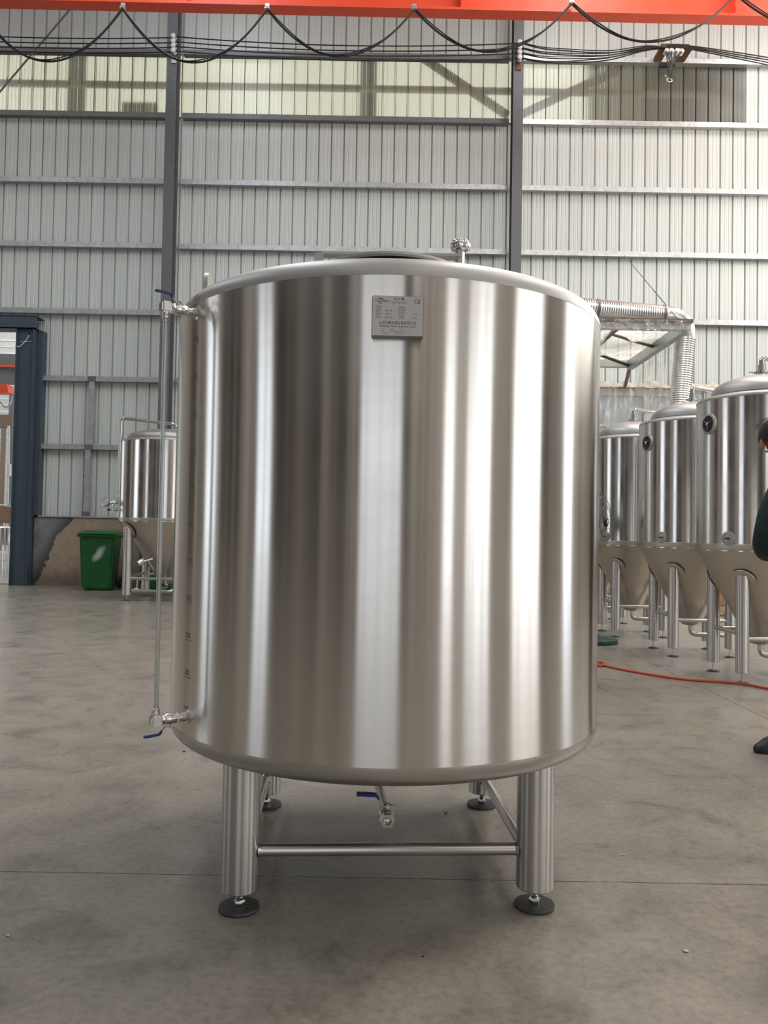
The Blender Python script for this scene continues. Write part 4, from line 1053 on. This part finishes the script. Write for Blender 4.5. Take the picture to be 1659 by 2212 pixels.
tag(MB().box((-.11, -.004, -.16), (.11, .004, .16), Matrix.Translation(pc) @ Matrix.Rotation(.12, 4, 'Y')).build('cardboard_tag', 'cardboard'), 'brown cardboard tag hanging below the dial gauge', 'tag')
tk = empty('drum_tank', (at(12, 1180, 16.2).x, 16.2, 0), 'small steel drum on legs beyond the doorway', 'tank')
zz0, zz1 = at(12, 1178, 16.2).z, at(12, 1138, 16.2).z
MB().lathe([(0, zz0), (.17, zz0), (.18, zz0+.02), (.18, zz1-.02), (.16, zz1), (0, zz1+.02)], 32).build('drum_body', 'ferm', tk)
for sx in (-.13, .13):
    for sy in (-.13, .13): MB().cyl((sx, sy, 0), (sx, sy, zz0+.01), .02, 8).build('leg', 'pipe', tk)
c = at(10, 1213, 23.5); tag(MB().box((-21, 23.3, 0), (-6.0, 24.2, .012)).build('green_floor_strip', 'green_floor'), kind='structure')

# ================================================================== PERSON
def skin_mesh(name, chains, mat, parent, sub=2, smooth_iter=0):
    """chains: list of polylines of (x,y,z,rx,ry); joined where points coincide"""
    verts, radii, edges, idx = [], [], [], {}
    for ch in chains:
        prev = None
        for x, y, z, *r in ch:
            key = (round(x, 4), round(y, 4), round(z, 4))
            if key not in idx:
                idx[key] = len(verts); verts.append((x, y, z)); radii.append((r[0], r[-1]))
            i = idx[key]
            if prev is not None and prev != i: edges.append((prev, i))
            prev = i
    me = bpy.data.meshes.new(name); me.from_pydata(verts, edges, [])
    o = bpy.data.objects.new(name, me); COL.objects.link(o)
    md = o.modifiers.new('s', 'SKIN'); 
    for i, r in enumerate(radii): me.skin_vertices[0].data[i].radius = r
    me.skin_vertices[0].data[0].use_root = True
    o.modifiers.new('d', 'SUBSURF').levels = sub
    dg = bpy.context.evaluated_depsgraph_get(); dg.update()
    m2 = bpy.data.meshes.new_from_object(o.evaluated_get(dg)); bpy.data.objects.remove(o); bpy.data.meshes.remove(me)
    m2.name = name; m2.shade_smooth(); m2.materials.clear(); m2.materials.append(MAT[mat])
    ob = bpy.data.objects.new(name, m2); COL.objects.link(ob)
    if parent is not None: ob.parent = parent
    return ob
PX, PY = 2.085, 3.90
# body axes: he stands with his back to the camera, a little turned; x to his right as seen here
hd = (-.092, -.02)          # head leans left over the shoulder
hips, chest = (0, 0, .93), (-.01, .01, 1.22)
pelvis = (0, 0, .90)
body = [
    [(*pelvis, .125, .09), (0, 0, 1.02, .115, .085), (-.01, .01, 1.18, .125, .09), (-.015, .0, 1.29, .10, .07), (-.06, -.01, 1.375, .055, .055), (-.10, -.015, 1.43, .052, .054), (-.138, -.005, 1.49, .066, .078), (-.145, .0, 1.555, .076, .092), (-.145, -.003, 1.595, .055, .068)],
    [(-.015, .0, 1.29, .10, .07), (-.135, .0, 1.27, .052, .055), (-.20, -.015, 1.09, .042, .044), (-.15, .13, .96, .034, .034), (-.05, .20, .95, .026, .034), (.01, .22, .95, .018, .036)],
    [(-.015, .0, 1.29, .10, .07), (.13, .0, 1.27, .052, .055), (.20, .0, 1.06, .042, .044), (.20, .08, .86, .034, .034), (.20, .11, .79, .026, .034), (.20, .12, .75, .018, .034)],
    [(*pelvis, .125, .09), (-.07, 0, .78, .078, .085), (-.06, .01, .48, .055, .06), (-.062, -.01, .13, .036, .042), (-.07, -.03, .05, .034, .036), (-.13, -.05, .035, .03, .028)],
    [(*pelvis, .125, .09), (.085, 0, .78, .078, .085), (.10, .03, .48, .055, .06), (.10, .04, .13, .036, .042), (.10, .02, .05, .034, .036), (.13, .12, .035, .03, .028)],
]
pers = empty('person', (PX, PY, 0), 'person in dark green work jacket with short black hair, cut by the right edge', 'person')
skin_mesh('body', body, 'skin', pers)
# fingers of both hands
for sx, hx_, hy_, hz_, dirv in ((-1, .01, .22, .95, Vector((.95, .3, -.1))), (1, .20, .12, .75, Vector((0, .15, -1)))):
    dirv.normalize(); side = dirv.cross(Vector((0, 0, 1)) if abs(dirv.z) < .8 else Vector((0, 1, 0))).normalized()
    ch = []
    for k, L in enumerate((.070, .078, .074, .058)):
        b0 = Vector((hx_, hy_, hz_))+side*((k-1.5)*.019)
        ch.append([(*(b0-dirv*.02), .009, .009), (*(b0+dirv*L*.45), .0085, .0085), (*(b0+dirv*L*.75+Vector((0, 0, -.008))), .008, .008), (*(b0+dirv*L*.95+Vector((0, 0, -.02))), .0065, .0065)])
    b0 = Vector((hx_, hy_, hz_))-dirv*.05+side*.035
    ch.append([(*(b0-side*.02), .010, .010), (*(b0+dirv*.02+side*.012), .0095, .0095), (*(b0+dirv*.055+side*.018), .008, .008)])
    for c in ch: skin_mesh('finger', [c], 'skin', pers, 1)
# jacket, trousers, shoes, hair, ears
jk = [[(0, -.005, .80, .185, .125), (0, -.005, .93, .175, .12), (-.01, 0, 1.10, .165, .115), (-.015, 0, 1.24, .16, .11), (-.03, -.005, 1.335, .11, .09), (-.055, -.01, 1.385, .066, .066)],
      [(-.015, 0, 1.24, .16, .11), (-.135, -.005, 1.275, .088, .088), (-.178, -.012, 1.175, .068, .066), (-.200, -.016, 1.09, .062, .066), (-.208, -.010, 1.045, .058, .062), (-.195, .03, .995, .066, .064), (-.15, .13, .96, .052, .052), (-.07, .19, .95, .046, .046)],
      [(-.015, 0, 1.24, .16, .11), (.13, -.005, 1.275, .088, .088), (.18, 0, 1.17, .068, .066), (.205, 0, 1.05, .062, .066), (.205, .06, .92, .056, .056), (.20, .09, .84, .05, .05)]]
jo = skin_mesh('jacket', jk, 'jacket', pers)
tr_ = [[(0, 0, .92, .155, .11), (0, 0, .84, .14, .115)],
       [(0, 0, .84, .14, .115), (-.075, 0, .76, .095, .105), (-.06, .01, .48, .075, .082), (-.06, .0, .16, .068, .075), (-.062, -.01, .085, .066, .072)],
       [(0, 0, .84, .14, .115), (.09, 0, .76, .095, .105), (.10, .03, .48, .075, .082), (.105, .03, .16, .068, .075), (.105, .02, .085, .066, .072)]]
skin_mesh('trousers', tr_, 'jacket', pers)
def shoe(x, y, ang):
    vs, fs = [], []; n = 20; rows = [(0, .0), (1.0, .0), (1.03, .012), (1.0, .03), (.93, .055), (.72, .078), (.45, .09), (0, .094)]
    for s_, z in rows:
        for k in range(n):
            a = 2*PI*k/n; lx = math.cos(a)*.142*s_; ly = math.sin(a)*(.047+.008*math.cos(a))*s_
            toe = max(0, lx/.142); zz = z*(1-.38*toe) if z > .03 else z
            vs.append((lx, ly, zz))
    for j in range(len(rows)-1):
        for k in range(n): fs.append((j*n+k, j*n+(k+1) % n, (j+1)*n+(k+1) % n, (j+1)*n+k))
    m = MB().add(vs, fs, Matrix.Translation((x, y, .001)) @ Matrix.Rotation(ang, 4, 'Z')); return m.build('shoe', 'shoe', pers, angle=60)
shoe(-.148, -.055, PI+.12); shoe(.13, .05, 1.2)
# hair cap with loose strands
hv, hf = [], []; nu, nv = 28, 12
for j in range(nv+1):
    ph = PI*.60*j/nv
    for i in range(nu):
        th = 2*PI*i/nu; r = 1+.05*nz(3*math.cos(th), 3*math.sin(th), j*.9)
        hv.append((-.145+.094*math.sin(ph)*math.cos(th)*r, -.012+.108*math.sin(ph)*math.sin(th)*r, 1.532+.098*math.cos(ph)*r))
for j in range(nv):
    for i in range(nu): hf.append((j*nu+i, j*nu+(i+1) % nu, (j+1)*nu+(i+1) % nu, (j+1)*nu+i))
hm = MB().add(hv, hf)
for k in range(46):
    th = random.uniform(PI*.6, PI*1.9); ph = random.uniform(.35, 1.15); rr = 1.0
    p = Vector((-.145+.093*math.sin(ph)*math.cos(th), -.012+.106*math.sin(ph)*math.sin(th), 1.532+.096*math.cos(ph)))
    d = Vector((math.cos(th)*.8-.3, math.sin(th)*.5, .25)).normalized(); L = random.uniform(.02, .045)
    hm.tube([p, p+d*L*.6, p+d*L+Vector((0, 0, -L*.35))], .0011, 4)
hm.build('hair', 'hair', pers, angle=60)
for sx in (-1, 1):
    q = Matrix.Translation((-.145+sx*.083, -.005, 1.492)) @ Matrix.Rotation(sx*.35, 4, 'Z') @ Matrix.Diagonal((.35, .62, 1, 1))
    bm = bmesh.new(); bmesh.ops.create_uvsphere(bm, u_segments=14, v_segments=10, radius=.034)
    m = MB().add([v.co.copy() for v in bm.verts], [tuple(v.index for v in f.verts) for f in bm.faces], q); bm.free(); m.build('ear', 'skin', pers, angle=80)
# face (turned away from the camera): nose, eyes, mouth
MB().add([(-.145, .085, 1.545), (-.159, .09, 1.495), (-.131, .09, 1.495), (-.145, .115, 1.50)], [(0, 1, 3), (0, 3, 2), (1, 2, 3), (0, 2, 1)]).build('nose', 'skin', pers, angle=80)
for sx in (-1, 1): MB().lathe([(0, -.006), (.009, -.002), (.009, .002), (0, .006)], 12, Matrix.Translation((-.145+sx*.031, .087, 1.535))).build('eye', 'white_tape', pers)
MB().box((-.167, .086, 1.462), (-.123, .094, 1.470)).build('mouth', 'skin', pers, bevel=.002)
MB().box((-.12, -.128, 1.10), (.12, -.112, 1.13)).build('back_band', 'white_tag', jo)
